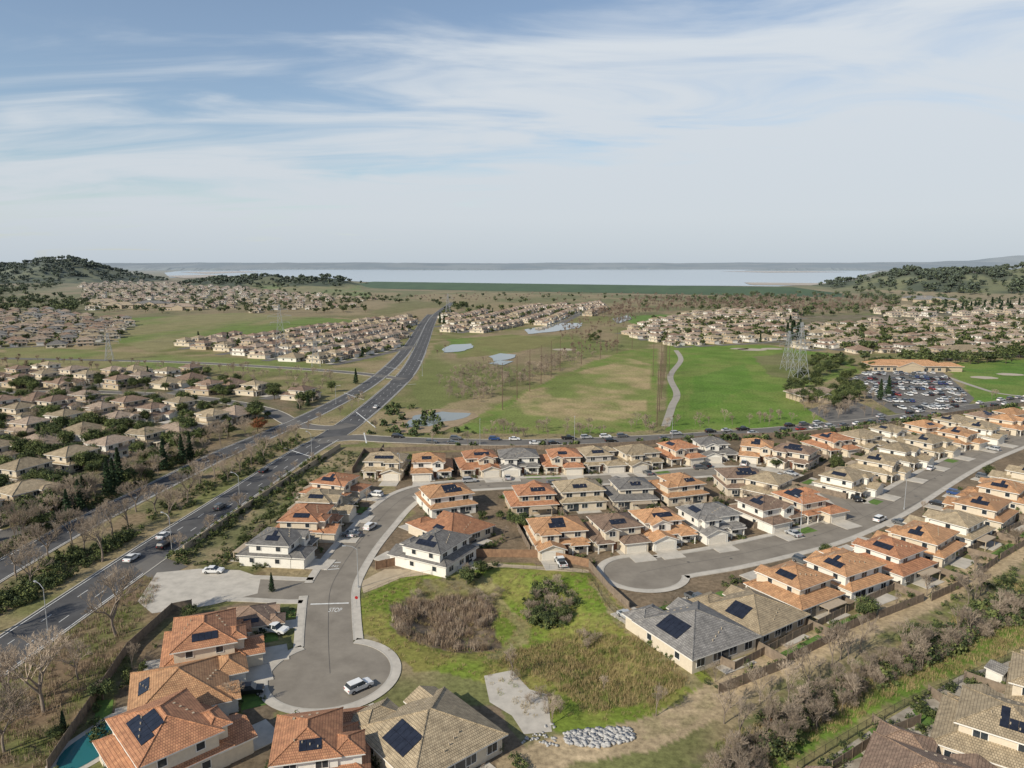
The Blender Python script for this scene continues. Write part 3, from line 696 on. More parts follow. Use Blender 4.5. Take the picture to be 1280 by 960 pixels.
rowh([(482,578,1,'n','c',1),(540,578,0,'o','w',1),(597,575,3,'t','c',1),(648,573,1,'g','w',0),(701,572,0,'t','c',1),(750,570,4,'n','g',1),(798,568,1,'n','c',0),(845,562,0,'t','c',1),(893,558,3,'g','w',0),(950,560,0,'o','c',1),(992,567,1,'b','c',1)],-1)
rowh([(1038,552,0,'t','c',1),(1078,548,1,'n','c',0),(1118,541,3,'n','w',1),(1158,535,0,'o','c',1),(1195,529,1,'n','c',1),(1232,524,3,'b','c',1),(1268,519,0,'o','c',0),(1305,514,1,'n','c',1)],-1)
rowh([(662,616,3,'t','b',1),(722,612,1,'n','c',1),(785,610,0,'g','c',1),(843,605,4,'o','c',1),(925,596,1,'b','c',1),(965,604,0,'n','c',0)],1)
rowh([(697,664,1,'o','c',1),(764,659,0,'b','c',1),(828,653,3,'o','w',1),(888,646,1,'g','w',1),(960,634,0,'b','w',1),(1008,626,4,'t','c',1)],-1)
for (u,v,fu,fv,k,rc,wc,so) in ((557,618,530,608,1,'o','w',1),(563,650,490,640,2,'t','c',1),(543,682,450,680,1,'g','w',1),
    (352,676,432,700,0,'g','w',1),(388,648,462,668,1,'t','c',1),(410,625,480,645,3,'n','c',1),(418,606,490,630,0,'t','c',1)):
    p=G(u,v,4);q=G(fu,fv);d=math.atan2(q[1]-p[1],q[0]-p[0]);nearhouse(p[0],p[1],d+math.pi/2,k,rc,wc,so,1.0,fence=False)
rowh([(1060,599,1,'n','w',1),(1098,580,0,'n','c',1),(1128,566,3,'n','w',0),(1162,554,1,'n','c',1),(1196,545,0,'o','c',1),(1228,537,1,'n','w',1),(1262,528,3,'o','c',0)],-1)
rowh([(862,775,2,'g','c',1,1.08),(935,752,2,'n','b',1,.98),(988,727,0,'o','c',1),(1050,708,1,'o','w',1),(1108,691,0,'t','w',1),(1150,671,1,'o','c',1),(1188,651,3,'n','w',0),(1222,632,1,'o','c',1),(1252,612,0,'o','c',1),(1284,592,3,'n','c',1)],1)
for (u,v,fu,fv,k,rc,wc,so,sc) in ((318,756,400,770,2,'b','c',1,.62),(264,795,380,800,1,'t','c',1,1.0),(236,847,350,850,2,'o','w',1,.98),(216,916,360,885,1,'t','c',1,1.05),(402,922,410,855,4,'t','w',1,.95),(530,900,452,862,2,'n','c',1,1.05)):
    p=G(u,v,4);q=G(fu,fv);d=math.atan2(q[1]-p[1],q[0]-p[0]);nearhouse(p[0],p[1],d+math.pi/2,k,rc,wc,so,sc,fence=False,drive=4.5)
for (u,v,k,rc,wc,rr) in ((1245,905,0,'n','c',2.5),(1165,965,2,'b','c',2.5),(1060,1020,2,'b','c',2.45),(1330,860,1,'n','c',2.5)):
    p=G(u,v,4);nearhouse(p[0],p[1],rr,k,rc,wc,1,1.05,fence=False)
tick('houses')
# ---------------- vegetation templates ----------------
def leafq(C_,s,rg,outc=None):
    n=len(C_);N=rg.normal(size=(n,3));N[:,2]=np.abs(N[:,2])*.8+.2
    if outc is not None: N+=(C_-outc)*1.2/np.maximum(np.linalg.norm(C_-outc,axis=1,keepdims=True),.1)
    N/=np.linalg.norm(N,axis=1,keepdims=True);A=rg.normal(size=(n,3));U=np.cross(N,A);U/=np.linalg.norm(U,axis=1,keepdims=True)+1e-9;W_=np.cross(N,U)
    S=s*rg.uniform(.6,1.4,size=(n,1))
    V_=np.stack([C_-U*S-W_*S*.7,C_+U*S-W_*S*.7,C_+U*S*.7+W_*S,C_-U*S*.7+W_*S],1).reshape(-1,3)
    return V_,np.arange(n*4).reshape(-1,4)
class QG:
    def __init__(s): s.V=[];s.Q=[];s.M=[];s.o=0
    def add(s,V_,Q_,m_):
        s.V.append(np.asarray(V_,float));s.Q.append(np.asarray(Q_,int)+s.o);s.M.append(np.full(len(Q_),m_) if np.isscalar(m_) else m_);s.o+=len(V_)
    def seg(s,a,b,r0,r1,m_,n=3):
        a=np.array(a,float);b=np.array(b,float);d=b-a;d/=np.linalg.norm(d)+1e-9
        u=np.cross(d,[.3,.7,.1]);u/=np.linalg.norm(u)+1e-9;w_=np.cross(d,u)
        an=np.arange(n)*2*np.pi/n;c=np.cos(an)[:,None]*u+np.sin(an)[:,None]*w_
        s.add(np.vstack([a+c*r0,b+c*r1]),[(i,(i+1)%n,n+(i+1)%n,n+i) for i in range(n)],m_)
    def get(s): return np.vstack(s.V),np.vstack(s.Q),np.concatenate(s.M)
def bare(seed,Ht,lev,kids,rt,minr=.012,spread=.6,multi=1):
    rg=random.Random(seed);q=QG()
    def rec(p,d,L,r,l):
        p2=p+d*L
        mid=p+d*L*.5+Vector((rg.uniform(-1,1),rg.uniform(-1,1),0))*L*.05
        r2=max(r*.62,minr)
        n=5 if l>=lev-1 else 3
        mi=0 if l>=lev-1 else 1
        q.seg(p,mid,r,(r+r2)/2,mi,n);q.seg(mid,p2,(r+r2)/2,r2,mi,n)
        if l==0: return
        for k in range(kids if l<lev else kids+1):
            ax=Vector((rg.gauss(0,1),rg.gauss(0,1),rg.gauss(0,.6))).normalized()
            nd_=(d+ax*spread*rg.uniform(.7,1.3)+Vector((0,0,.18))).normalized()
            st=mid.lerp(p2,rg.uniform(.3,1.0)) if k else p2
            rec(st,nd_,L*rg.uniform(.62,.82),r2,l-1)
    for _ in range(multi):
        d=Vector((rg.uniform(-.1,.1),rg.uniform(-.1,.1),1)) if multi==1 else Vector((rg.uniform(-.8,.8),rg.uniform(-.8,.8),1))
        rec(Vector((rg.uniform(-.3,.3)*(multi>1),rg.uniform(-.3,.3)*(multi>1),0)),d.normalized(),Ht*.27,rt,lev)
    return q.get()
def leafy(seed,Ht,cr,ncl,nl,ls,trunk=True,base=.35):
    rg=np.random.default_rng(seed);q=QG();cz=Ht*(base+(1-base)/2)
    if trunk:
        q.seg((0,0,0),(0,0,Ht*.45),.035*Ht,.022*Ht,0,6)
    for c in range(ncl):
        d=rg.normal(size=3);d/=np.linalg.norm(d);rad=rg.uniform(.35,1)**.6
        cc=np.array([d[0]*cr*rad,d[1]*cr*rad,cz+d[2]*(Ht-cz)*rad*.85]);cs=cr*rg.uniform(.28,.5)
        if trunk: q.seg((0,0,Ht*.35),cc,.012*Ht,.004*Ht,0,3)
        P_=rg.normal(size=(nl,3))*np.array([cs*.55,cs*.55,cs*.42])+cc
        P_[:,2]=np.maximum(P_[:,2],.05)
        V_,Q_=leafq(P_,ls,rg,cc);m_=np.where(rg.random(nl)<.65,rg.choice([1,2,3],p=[.45,.35,.2]),rg.integers(1,4,nl));q.add(V_,Q_,m_)
    return q.get()
def conifer(seed,Ht,r0,n,ls):
    rg=np.random.default_rng(seed);q=QG();q.seg((0,0,0),(0,0,Ht*.9),.02*Ht,.005*Ht,0,5)
    t=rg.random(n)**.8;z=t*Ht*.94+.06*Ht;lay=.75+.25*np.sin(z*5);rr=r0*(1-t)**.8*lay*(.55+.45*rg.random(n))+.05
    a=rg.random(n)*6.283;rr*=1+.25*np.sin(a*3+t*9)
    P_=np.stack([rr*np.cos(a),rr*np.sin(a),z],1);V_,Q_=leafq(P_,ls,rg,np.array([0,0,Ht*.4]));q.add(V_,Q_,rg.integers(1,3,n));return q.get()
BN=[bare(s,14,6,3,.28,.019,.66) for s in (1,2,3,4)]
BS=[bare(s,9,5,3,.13,.02,.6) for s in (11,12,13)]
BF=[bare(s,8,4,3,.14,.05,.6) for s in (21,22)]
BSH=[bare(s,5.5,4,3,.05,.014,.55,6) for s in (31,32,33)]
LN=[leafy(s,7,3.0,26,110,.16) for s in (41,42,43,44)]
LF=[leafy(s,7.5,3.4,12,16,.52) for s in (51,52,53,54)]
LW=[leafy(s,7.5,4.2,8,9,1.0) for s in (55,56,57,58)]
SN=[leafy(s,1.5,.9,7,32,.085,False,base=.0) for s in (61,62,63,64)]
SF=[leafy(s,2.2,1.6,7,12,.3,False,base=.0) for s in (65,66,67)]
CN=[conifer(s,12,2.3,2600,.2) for s in (71,72,73)]
CF=[conifer(s,11,2.4,260,.55) for s in (74,75)]
LM=[BARK2,LA,LB,LC];CM=[BARK2,CA,CB];BM=[BARK,TWIG]
ME={}
def tm(key,T,mats):
    ME[key]=[qmesh(key,t[0],t[1],t[2],mats) for t in T]
tm('bare_tree',BN,BM);tm('bare_small',BS,BM);tm('oak',LN,LM);tm('conifer',CN,CM);tm('bare_bush',BSH,BM);tm('bush',SN,LM)
tm('rust',[LN[0]],[BARK2,RA,RA,LA])
tick('veg templates')
def tree(name,key,u,v,s=1,wp=None):
    x,y=wp or G(u,v);m_=random.choice(ME[key]);o=obj(name,m_,(x,y,tz1(x,y)-.05),random.random()*6.28,s);o.scale=(s*random.uniform(.9,1.1),s*random.uniform(.9,1.1),s*random.uniform(.92,1.1));return o
def rfill(poly,n,seed=0,px=False):
    rg=np.random.default_rng(seed);P=GP(poly);xs=[p[0] for p in P];ys=[p[1] for p in P]
    us=[p[0] for p in poly];vs=[p[1] for p in poly];out=[]
    for _ in range(6):
        k=n*6
        if px:
            u=rg.uniform(min(us),max(us),k);v=rg.uniform(min(vs),max(vs),k)
            a=(u-640)/FP;b_=(480-v)/FP;t=H/(SP-b_*CP);xx=a*t;yy=t*(CP+b_*SP)
        else: xx=rg.uniform(min(xs),max(xs),k);yy=rg.uniform(min(ys),max(ys),k)
        ok=inpoly(P,xx,yy);out+=list(zip(xx[ok].tolist(),yy[ok].tolist()))
        if len(out)>=n: break
    return out[:n]
for (u,v,s) in ((55,890,1.15),(145,795,1.15),(10,885,1.0),(128,702,1.0),(212,655,.95),(235,628,.9),(25,800,.8),(268,598,.85),(300,640,.55),(98,850,.7),(60,700,.85),(170,640,.9),(190,612,.85),(330,575,.75),(352,560,.7),(300,588,.75),(262,668,.5),(225,690,.45),(-10,950,1.0),(-40,800,1.0),(140,668,.9),(20,720,.8),(-20,740,.9),(90,680,.8),(250,610,.8),(285,605,.7),(315,583,.7),(370,552,.6),(5,940,.8),(-60,880,1.0),(40,735,.8),(105,690,.8),(160,662,.8),(195,640,.8),(-30,720,.9),(75,640,.8),(110,628,.8),(30,672,.9),(-10,690,.9)):
    if not onroad(*G(u,v),1): tree('bare_tree','bare_tree',u,v,s)
for (u,v,s) in ((470,540,.9),(500,548,.8),(540,556,.8),(585,558,.9),(630,556,.7),(440,512,.9),(425,522,.8),(455,502,.8),(470,495,.8),(400,530,.8),(385,542,.8),(478,488,.8),(492,478,.7),(448,507,.9),(370,550,.9),(340,612,.6),(352,602,.6),(370,590,.6),(390,580,.6)):
    if not onroad(*G(u,v),.6): tree('bare_tree','bare_small',u,v,s)
for (u,v,s) in ((136,622,1.0),(150,612,1.05),(143,618,.9),(205,588,.95),(228,580,.9),(238,577,.85),(100,640,.85),(50,675,.9),(62,668,.7),(455,478,.7),(445,480,.8),(205,575,.7),(374,512,.6),(385,508,.6),(105,632,.8),(8,705,.8),(85,648,.7)):
    if not onroad(*G(u,v),.6): tree('conifer_tree','conifer',u,v,s)
for (u,v,s) in ((80,915,.3),(340,740,.35),(555,408,1.2),(550,405,1.1),(1100,500,.9),(1110,495,.9)):
    tree('conifer_tree','conifer',u,v,s)
tree('autumn_tree','rust',322,540,.8);tree('autumn_tree','rust',328,536,.7);tree('autumn_tree','rust',960,905,.3)
for (u,v,s) in ((235,600,.7),(280,575,.7),(180,590,.7),(330,560,.6),(415,490,.8),(120,585,.8),(685,768,.42),(705,765,.38),(672,760,.4),(1155,810,.5),(1170,800,.45),(1135,805,.4),(560,900,.3),(640,655,.45),(650,640,.45),(625,650,.4),(15,890,.3),(70,925,.35)):
    if not onroad(*G(u,v),.6): tree('evergreen_tree','oak',u,v,s)
for (u,v,s) in ((640,845,.75),(690,905,.7),(820,895,.7),(735,800,.45),(755,855,.4),(905,905,.85),(912,885,.8),(925,925,.95),(960,905,.9),(1120,760,.5),(950,880,.85)):
    tree('bare_tree','bare_small',u,v,s)
CRK=[(880,1000),(915,945),(955,908),(1010,878),(1110,828),(1300,742),(1300,765),(1120,852),(1000,925),(930,1000)]
for i,c in enumerate(rfill(CRK,58,5)):
    tree('bare_tree','bare_small',0,0,random.uniform(.45,.9),c)
for i,c in enumerate(rfill(CRK,190,6)):
    tree('bare_bush','bare_bush',0,0,random.uniform(.3,.75),c)
for i,c in enumerate(rfill([(1120,815),(1200,775),(1300,730),(1300,765),(1120,850)],46,16)): tree('bush','bush',0,0,random.uniform(1.2,2.6),c)
for i,c in enumerate(rfill(CRK,70,17)): tree('bush','bush',0,0,random.uniform(.8,2.0),c)
for i,c in enumerate(rfill([(1140,765),(1300,690),(1300,735),(1120,812)],36,18)): tree('bush','bush',0,0,random.uniform(.6,1.5),c)
for c in ((1050,825),(1075,815),(1220,750),(1225,745),(1210,755),(985,880),(1010,865),(1060,830),(1040,832)): tree('bare_tree','bare_small',c[0],c[1],1.0)
for c in rfill([(655,738),(690,724),(720,742),(722,765),(695,775),(660,768)],50,8): tree('bush','bush',0,0,random.uniform(.9,1.7),c)
for c in rfill([(652,735),(690,720),(718,740),(708,775),(655,762)],26,9): tree('bare_bush','bare_bush',0,0,random.uniform(.4,.65),c)
for (u,v) in ((618,740),(612,745),(605,742),(508,795),(502,790),(600,770),(735,800),(665,880),(682,892),(640,850),(700,890),(690,880),(675,870),(625,735),(598,738),(520,742),(745,795),(728,790)): tree('bare_bush','bare_bush',u,v,.5)
def blade(seed,h,n,sp,m):
    rg=np.random.default_rng(seed);q=QG()
    for k in range(n):
        a=rg.uniform(-sp,sp,2);b_=a+rg.normal(0,.18*h,2);w_=.035;an=rg.random()*3.14;dx,dy=math.cos(an)*w_,math.sin(an)*w_;hh=h*rg.uniform(.6,1.1)
        q.add([(a[0]-dx,a[1]-dy,0),(a[0]+dx,a[1]+dy,0),(b_[0]+dx*.3,b_[1]+dy*.3,hh),(b_[0]-dx*.3,b_[1]-dy*.3,hh)],[(0,1,2,3)],m)
    return q.get()
RT=[blade(s,1.4,24,.6,(0,0,1,2)[s%4]) for s in (1,2,3,4)]
GT=[blade(s,.7,22,.7,(0,1,1)[s%3]) for s in (5,6,7,8)]
def npts(l,thr,sc,f): 
    return [f(c) for c in l if float(fbm(np.array([c[0]/sc]),np.array([c[1]/sc]),77)[0])>thr]
pts=npts(rfill([(492,757),(520,742),(590,737),(618,746),(614,766),(622,798),(575,808),(508,797),(492,780)],1100,3),.46,4.5,lambda c:(c[0],c[1],tz1(*c),random.uniform(.6,1.15),random.random()*6,random.randint(0,3)))
mass('reed_bed',RT,pts,[REED,TWIG,TWIGD])
pts=[(c[0],c[1],tz1(*c),random.uniform(.5,1.2),random.random()*6,random.randint(0,3)) for c in rfill([(640,800),(720,780),(800,800),(860,850),(820,880),(730,888),(690,850),(620,830)],1300,4)]
pts+=[(c[0],c[1],tz1(*c),random.uniform(.4,.8),random.random()*6,random.randint(0,3)) for c in rfill([(455,748),(520,722),(735,715),(885,850),(800,900),(660,900),(600,845),(500,825),(455,790)],1500,14)]
mass('meadow_grass',GT,pts,[GRA,GRB])
pts=[(c[0],c[1],0,random.uniform(.5,1.1),random.random()*6,random.randint(0,3)) for c in rfill([(870,1000),(900,930),(960,895),(1010,868),(1110,818),(1300,715),(1300,805),(1120,870),(1000,940),(930,1000)],1800,24)]
mass('creek_grass',GT,pts,[GRA,GRB])
pts=[(c[0],c[1],0,random.uniform(.5,1.3),random.random()*6,random.randint(0,3)) for c in rfill([(-150,950),(30,820),(170,722),(205,722),(170,790),(150,830),(60,960)],900,25) if not onroad(c[0],c[1],1)]
mass('verge_grass',GT,pts,[GRA,REED])
bx=np.array([(sx,sy,sz) for sz in(-1,1) for sx,sy in((-1,-1),(1,-1),(1,1),(-1,1))],float)*.5
QB=np.array([(4,5,6,7),(0,1,5,4),(1,2,6,5),(2,3,7,6),(3,0,4,7),(3,2,1,0)])
RK=[(bx*np.array([1,.8,.6])+np.random.default_rng(s).normal(0,.12,(8,3)),QB,np.zeros(6,int)) for s in range(4)]
pts=[(c[0],c[1],.1,random.uniform(.35,.8),random.random()*6,random.randint(0,3)) for c in rfill([(702,918),(750,910),(790,912),(793,925),(750,935),(710,932)],360,2)]
pts+=[(c[0],c[1],.05,random.uniform(.2,.5),random.random()*6,random.randint(0,3)) for c in rfill([(690,900),(700,935),(650,930),(660,918)],40,2)]
mass('riprap_rocks',RK,pts,[ROCK])
pts=[]
for pl,hwid,n in (([(-60,790),(40,742),(110,700),(160,670)],3.0,130),([(-60,780),(0,750),(100,690)],3,80),([(200,645),(300,590),(370,552)],4,110),([(215,698),(300,642),(400,575)],3,80),([(440,500),(480,468),(505,440)],2,40),([(-60,730),(0,695),(100,640),(250,565)],3,140)):
    W=catmull(GP(pl),1.0)
    for _ in range(n):
        c=random.choice(W);cx,cy=c[0]+random.uniform(-hwid,hwid),c[1]+random.uniform(-hwid,hwid)
        if not onroad(cx,cy,.9): pts.append((cx,cy,0,random.uniform(.7,1.8),random.random()*6,random.randint(0,3)))
mass('hedge_shrubs',SN,pts,LM)
mass('garden_shrubs',SN,[p for p in SHR if not onroad(p[0],p[1],1.2)],LM)
for p in GTREE:
    if not onroad(p[0],p[1],1.8):
        k=random.choice(['oak','oak','bare_small','bare_small','bare_small'] );tree('garden_tree',k,0,0,p[3]*(1 if k=='oak' else 1.1),(p[0],p[1]))
pts=[(c[0],c[1],0,random.uniform(.4,1.1),random.random()*6,random.randint(0,3)) for c in rfill([(215,705),(300,640),(420,565),(455,568),(420,600),(370,630),(325,690),(330,715)],190,45) if not onroad(c[0],c[1],1)]
mass('verge_shrubs',SN,pts,LM)
tick('near veg')
# ---------------- neighbourhood fills ----------------
FT={'leaf':[],'bare':[],'con':[],'shr':[]}
STQ=MB()
def fillh(poly,ang,sx,row,gap,scale,pal,tr=1.0,den=.96,seed=1,street=True):
    rg=random.Random(seed);P=GP(poly);xs=[p[0] for p in P];ys=[p[1] for p in P];cx=sum(xs)/len(xs);cy=sum(ys)/len(ys);Rm=max(math.dist((cx,cy),p) for p in P)
    ca,sa=math.cos(ang),math.sin(ang);cand=[];yy=-Rm;k=0
    while yy<Rm:
        xx=-Rm+rg.uniform(0,sx)
        while xx<Rm:
            by=yy+9*math.sin(xx/80)
            cand.append((cx+xx*ca-by*sa,cy+xx*sa+by*ca,k%2));xx+=sx*rg.uniform(.94,1.1)
        yy+=row if k%2==0 else gap;k+=1
    A_=np.array([(c[0],c[1]) for c in cand]);ok=inpoly(P,A_[:,0],A_[:,1]);n=0
    for c,o_ in zip(cand,ok):
        if not o_ or rg.random()>den: continue
        x,y,par=c
        if onroad(x,y,9): continue
        zg=tz1(x,y)
        if zg>7: continue
        rot=ang+(0 if par==0 else math.pi)+rg.uniform(-.1,.1)
        m_=joined(rg.choice([0,1,3,4,2]),rg.randint(0,1),rg.choice(pal),rg.choice('wccb'))
        obj('suburban_house',m_,(x,y,zg),rot,scale);n+=1
        if street and y<1100:
            q=[toworld((x,y),rot,a*scale,b_*scale) for a,b_ in ((-8.6,-21),(8.6,-21),(8.6,-13),(-8.6,-13))]
            STQ.add([(p[0],p[1],.06+.00002*n) for p in q],[(0,1,2,3)])
            q=[toworld((x,y),rot,a*scale,b_*scale) for a,b_ in ((-6,-13),(0,-13),(0,-8),(-6,-8))]
            STQ.add([(p[0],p[1],.12) for p in q],[(0,1,2,3)],1)
        nt2=int(tr)+(rg.random()<tr%1)
        for _ in range(nt2):
            lx=rg.uniform(-9,9);ly=rg.choice([rg.uniform(9,16),rg.uniform(-13,-9.5)])
            p=toworld((x,y),rot,lx*scale,ly*scale)
            if onroad(p[0],p[1],2): continue
            t=rg.random();key='leaf' if t<.42 else 'bare' if t<.84 else 'con' if t<.90 else 'shr'
            FT[key].append((p[0],p[1],tz1(*p),rg.uniform(.5,1.0)*(1 if key!='con' else .8),rg.random()*6,rg.randint(0,1)))
    return n
tot=0
tot+=fillh([(-160,478),(60,463),(250,468),(395,500),(372,520),(330,540),(240,548),(120,585),(90,628),(0,672),(-160,740)],1.15,17,27,33,1.0,'pnnb',3.4,seed=2)
tot+=fillh([(-60,392),(60,388),(165,402),(150,425),(80,437),(-60,432)],.5,19,28,33,1.0,'pnbg',1.8,seed=3)
tot+=fillh([(100,356),(200,354),(330,364),(470,374),(480,382),(330,392),(200,380),(110,388)],.2,27,52,75,1.1,'pnb',2.6,den=.75,seed=4)
tot+=fillh([(225,432),(330,418),(400,408),(512,398),(517,412),(480,450),(400,455),(300,446)],1.2,16,26,32,1.0,'ppnb',1.3,seed=5)
tot+=fillh([(556,408),(556,396),(640,386),(750,380),(762,386),(720,400),(640,412),(560,420)],1.25,17,27,33,1.0,'ppnb',1.4,seed=6)
tot+=fillh([(780,420),(800,406),(870,392),(985,385),(1000,398),(990,425),(900,432),(820,432)],.4,20,30,36,1.0,'ppnb',2.6,seed=7)
tot+=fillh([(990,412),(1100,402),(1290,398),(1290,448),(1180,450),(1060,440),(1000,436)],.2,21,30,38,1.0,'ppnb',2.8,seed=8)
tot+=fillh([(1080,385),(1290,380),(1290,396),(1100,398)],.2,28,44,54,1.1,'ppn',3,seed=9)
print('FILL HOUSES',tot)
obj('residential_street',STQ.mesh('street_patches',[ASPHM,CONC]))
def sc(poly,n,key,s0,s1,seed,px=True,nt_=2):
    for c in rfill(poly,n,seed,px):
        if onroad(c[0],c[1],2): continue
        FT[key].append((c[0],c[1],tz1(*c),random.uniform(s0,s1),random.random()*6,random.randint(0,nt_-1)))
sc([(-60,480),(250,470),(395,500),(330,545),(200,560),(120,600),(60,650),(-60,700)],210,'leaf',.5,1.1,1)
sc([(-60,480),(250,470),(395,500),(330,545),(200,560),(120,600),(60,650),(-60,700)],130,'bare',.7,1.1,101)
sc([(120,600),(240,548),(350,535),(330,556),(200,606),(60,680),(0,712),(0,680)],34,'leaf',.5,.9,2)
sc([(0,690),(60,640),(240,548),(350,535),(330,556),(200,606),(60,680)],130,'bare',.7,1.4,3)
sc([(-60,440),(60,450),(330,462),(420,470),(400,500),(250,470),(60,462),(-60,478)],120,'bare',.7,1.1,4)
sc([(-60,352),(100,354),(200,352),(100,354),(0,372),(-60,378)],320,'leaf',1.0,1.9,5)
sc([(-60,372),(60,368),(110,378),(100,392),(-60,392)],180,'leaf',.8,1.6,6)
sc([(100,348),(480,372),(470,392),(110,392)],260,'leaf',.7,1.3,7)
sc([(540,378),(640,388),(556,396)],40,'leaf',.8,1.3,8)
sc([(545,478),(600,452),(640,462),(650,475),(600,505),(560,498)],170,'bare',.5,1.0,9)
sc([(640,470),(720,432),(790,430),(700,462),(650,485)],130,'bare',.6,1.1,10)
sc([(700,402),(800,392),(800,400),(740,430),(700,425)],100,'bare',.6,1.1,11)
sc([(735,425),(752,415),(756,425),(740,432)],6,'leaf',.6,.9,12)
sc([(740,395),(800,372),(1100,372),(1120,388),(1000,392),(860,388),(770,400)],720,'bare',1.0,2.0,13)
sc([(780,385),(1100,376),(1290,372),(1290,392),(1000,396)],190,'leaf',.8,1.4,14)
sc([(1040,452),(1290,440),(1290,455),(1180,456),(1060,466)],90,'leaf',.7,1.1,15)
sc([(1000,455),(1060,445),(1075,500),(1040,515),(985,500)],60,'leaf',.6,1.1,16)
sc([(985,500),(1100,490),(1100,520),(1000,524)],40,'bare',.7,1.1,17)
sc([(570,540),(1080,520),(1290,492),(1290,500),(1100,528),(900,545),(700,550),(560,549)],110,'bare',.6,.95,18)
sc([(560,556),(1000,542),(1290,505),(1290,510),(1000,550),(560,562)],120,'shr',.6,1.3,19)
sc([(990,408),(1290,400),(1290,448),(1060,440)],170,'leaf',.7,1.2,20)
sc([(810,410),(985,390),(990,425),(830,430)],100,'leaf',.7,1.1,21)
sc([(980,410),(1000,405),(1000,425),(985,428)],8,'con',1,1.5,22)
sc([(1180,385),(1290,380),(1290,392),(1180,395)],25,'con',1,1.6,23)
sc([(440,372),(700,366),(1050,372),(1000,380),(560,380)],60,'leaf',.7,1.2,27)
sc([(440,372),(700,366),(1050,372),(1000,380),(560,380)],160,'bare',.9,1.5,127)
sc([(200,352),(470,368),(520,380),(400,378)],60,'leaf',.7,1.2,28)
sc([(475,505),(540,512),(600,545),(460,545)],40,'shr',.6,1.5,29)
sc([(820,375),(1280,356),(1280,372),(900,382)],180,'leaf',1,1.6,30)
sc([(470,400),(560,400),(560,440),(520,460),(480,450)],50,'bare',.7,1.1,31)
# wooded hillsides
wd=[];rg=np.random.default_rng(9)
for hx,hy,rx,ry,h in HILLS:
    if hy>5000: continue
    n=320 if hx<-1200 else (150 if hx<0 else 190)
    px_=rg.normal(hx,rx*.65,n);py_=rg.normal(hy-ry*.15,ry*.6,n);zz=tz(px_,py_);dn=fbm(px_/60,py_/60,61)
    for a,c_,z_,d_ in zip(px_,py_,zz,dn):
        if z_>5 and (d_<.56 or rg.random()<.15): wd.append((a,c_,z_-.3,rg.uniform(1.0,1.9),rg.random()*6,int(rg.integers(0,4))))
mass('hillside_woodland',LW,wd,[BARK2,LFD,LFD,LA])
def split(l): return [p for p in l if math.hypot(p[0],p[1])<=560],[p for p in l if math.hypot(p[0],p[1])>560]
a,c=split(FT['leaf'])
for p in a: o=tree('evergreen_tree','oak',0,0,p[3],(p[0],p[1]))
mass('distant_trees',LF,[p[:5]+(random.randint(0,3),) for p in c],LM)
a,c=split(FT['bare'])
for p in a: tree('bare_tree','bare_small',0,0,p[3]*.85,(p[0],p[1]))
mass('distant_bare_trees',BF,c,[BARK,TWIGD])
mass('distant_conifers',CF,FT['con'],CM);mass('distant_shrubs',SF,FT['shr'],LM)
tick('far')
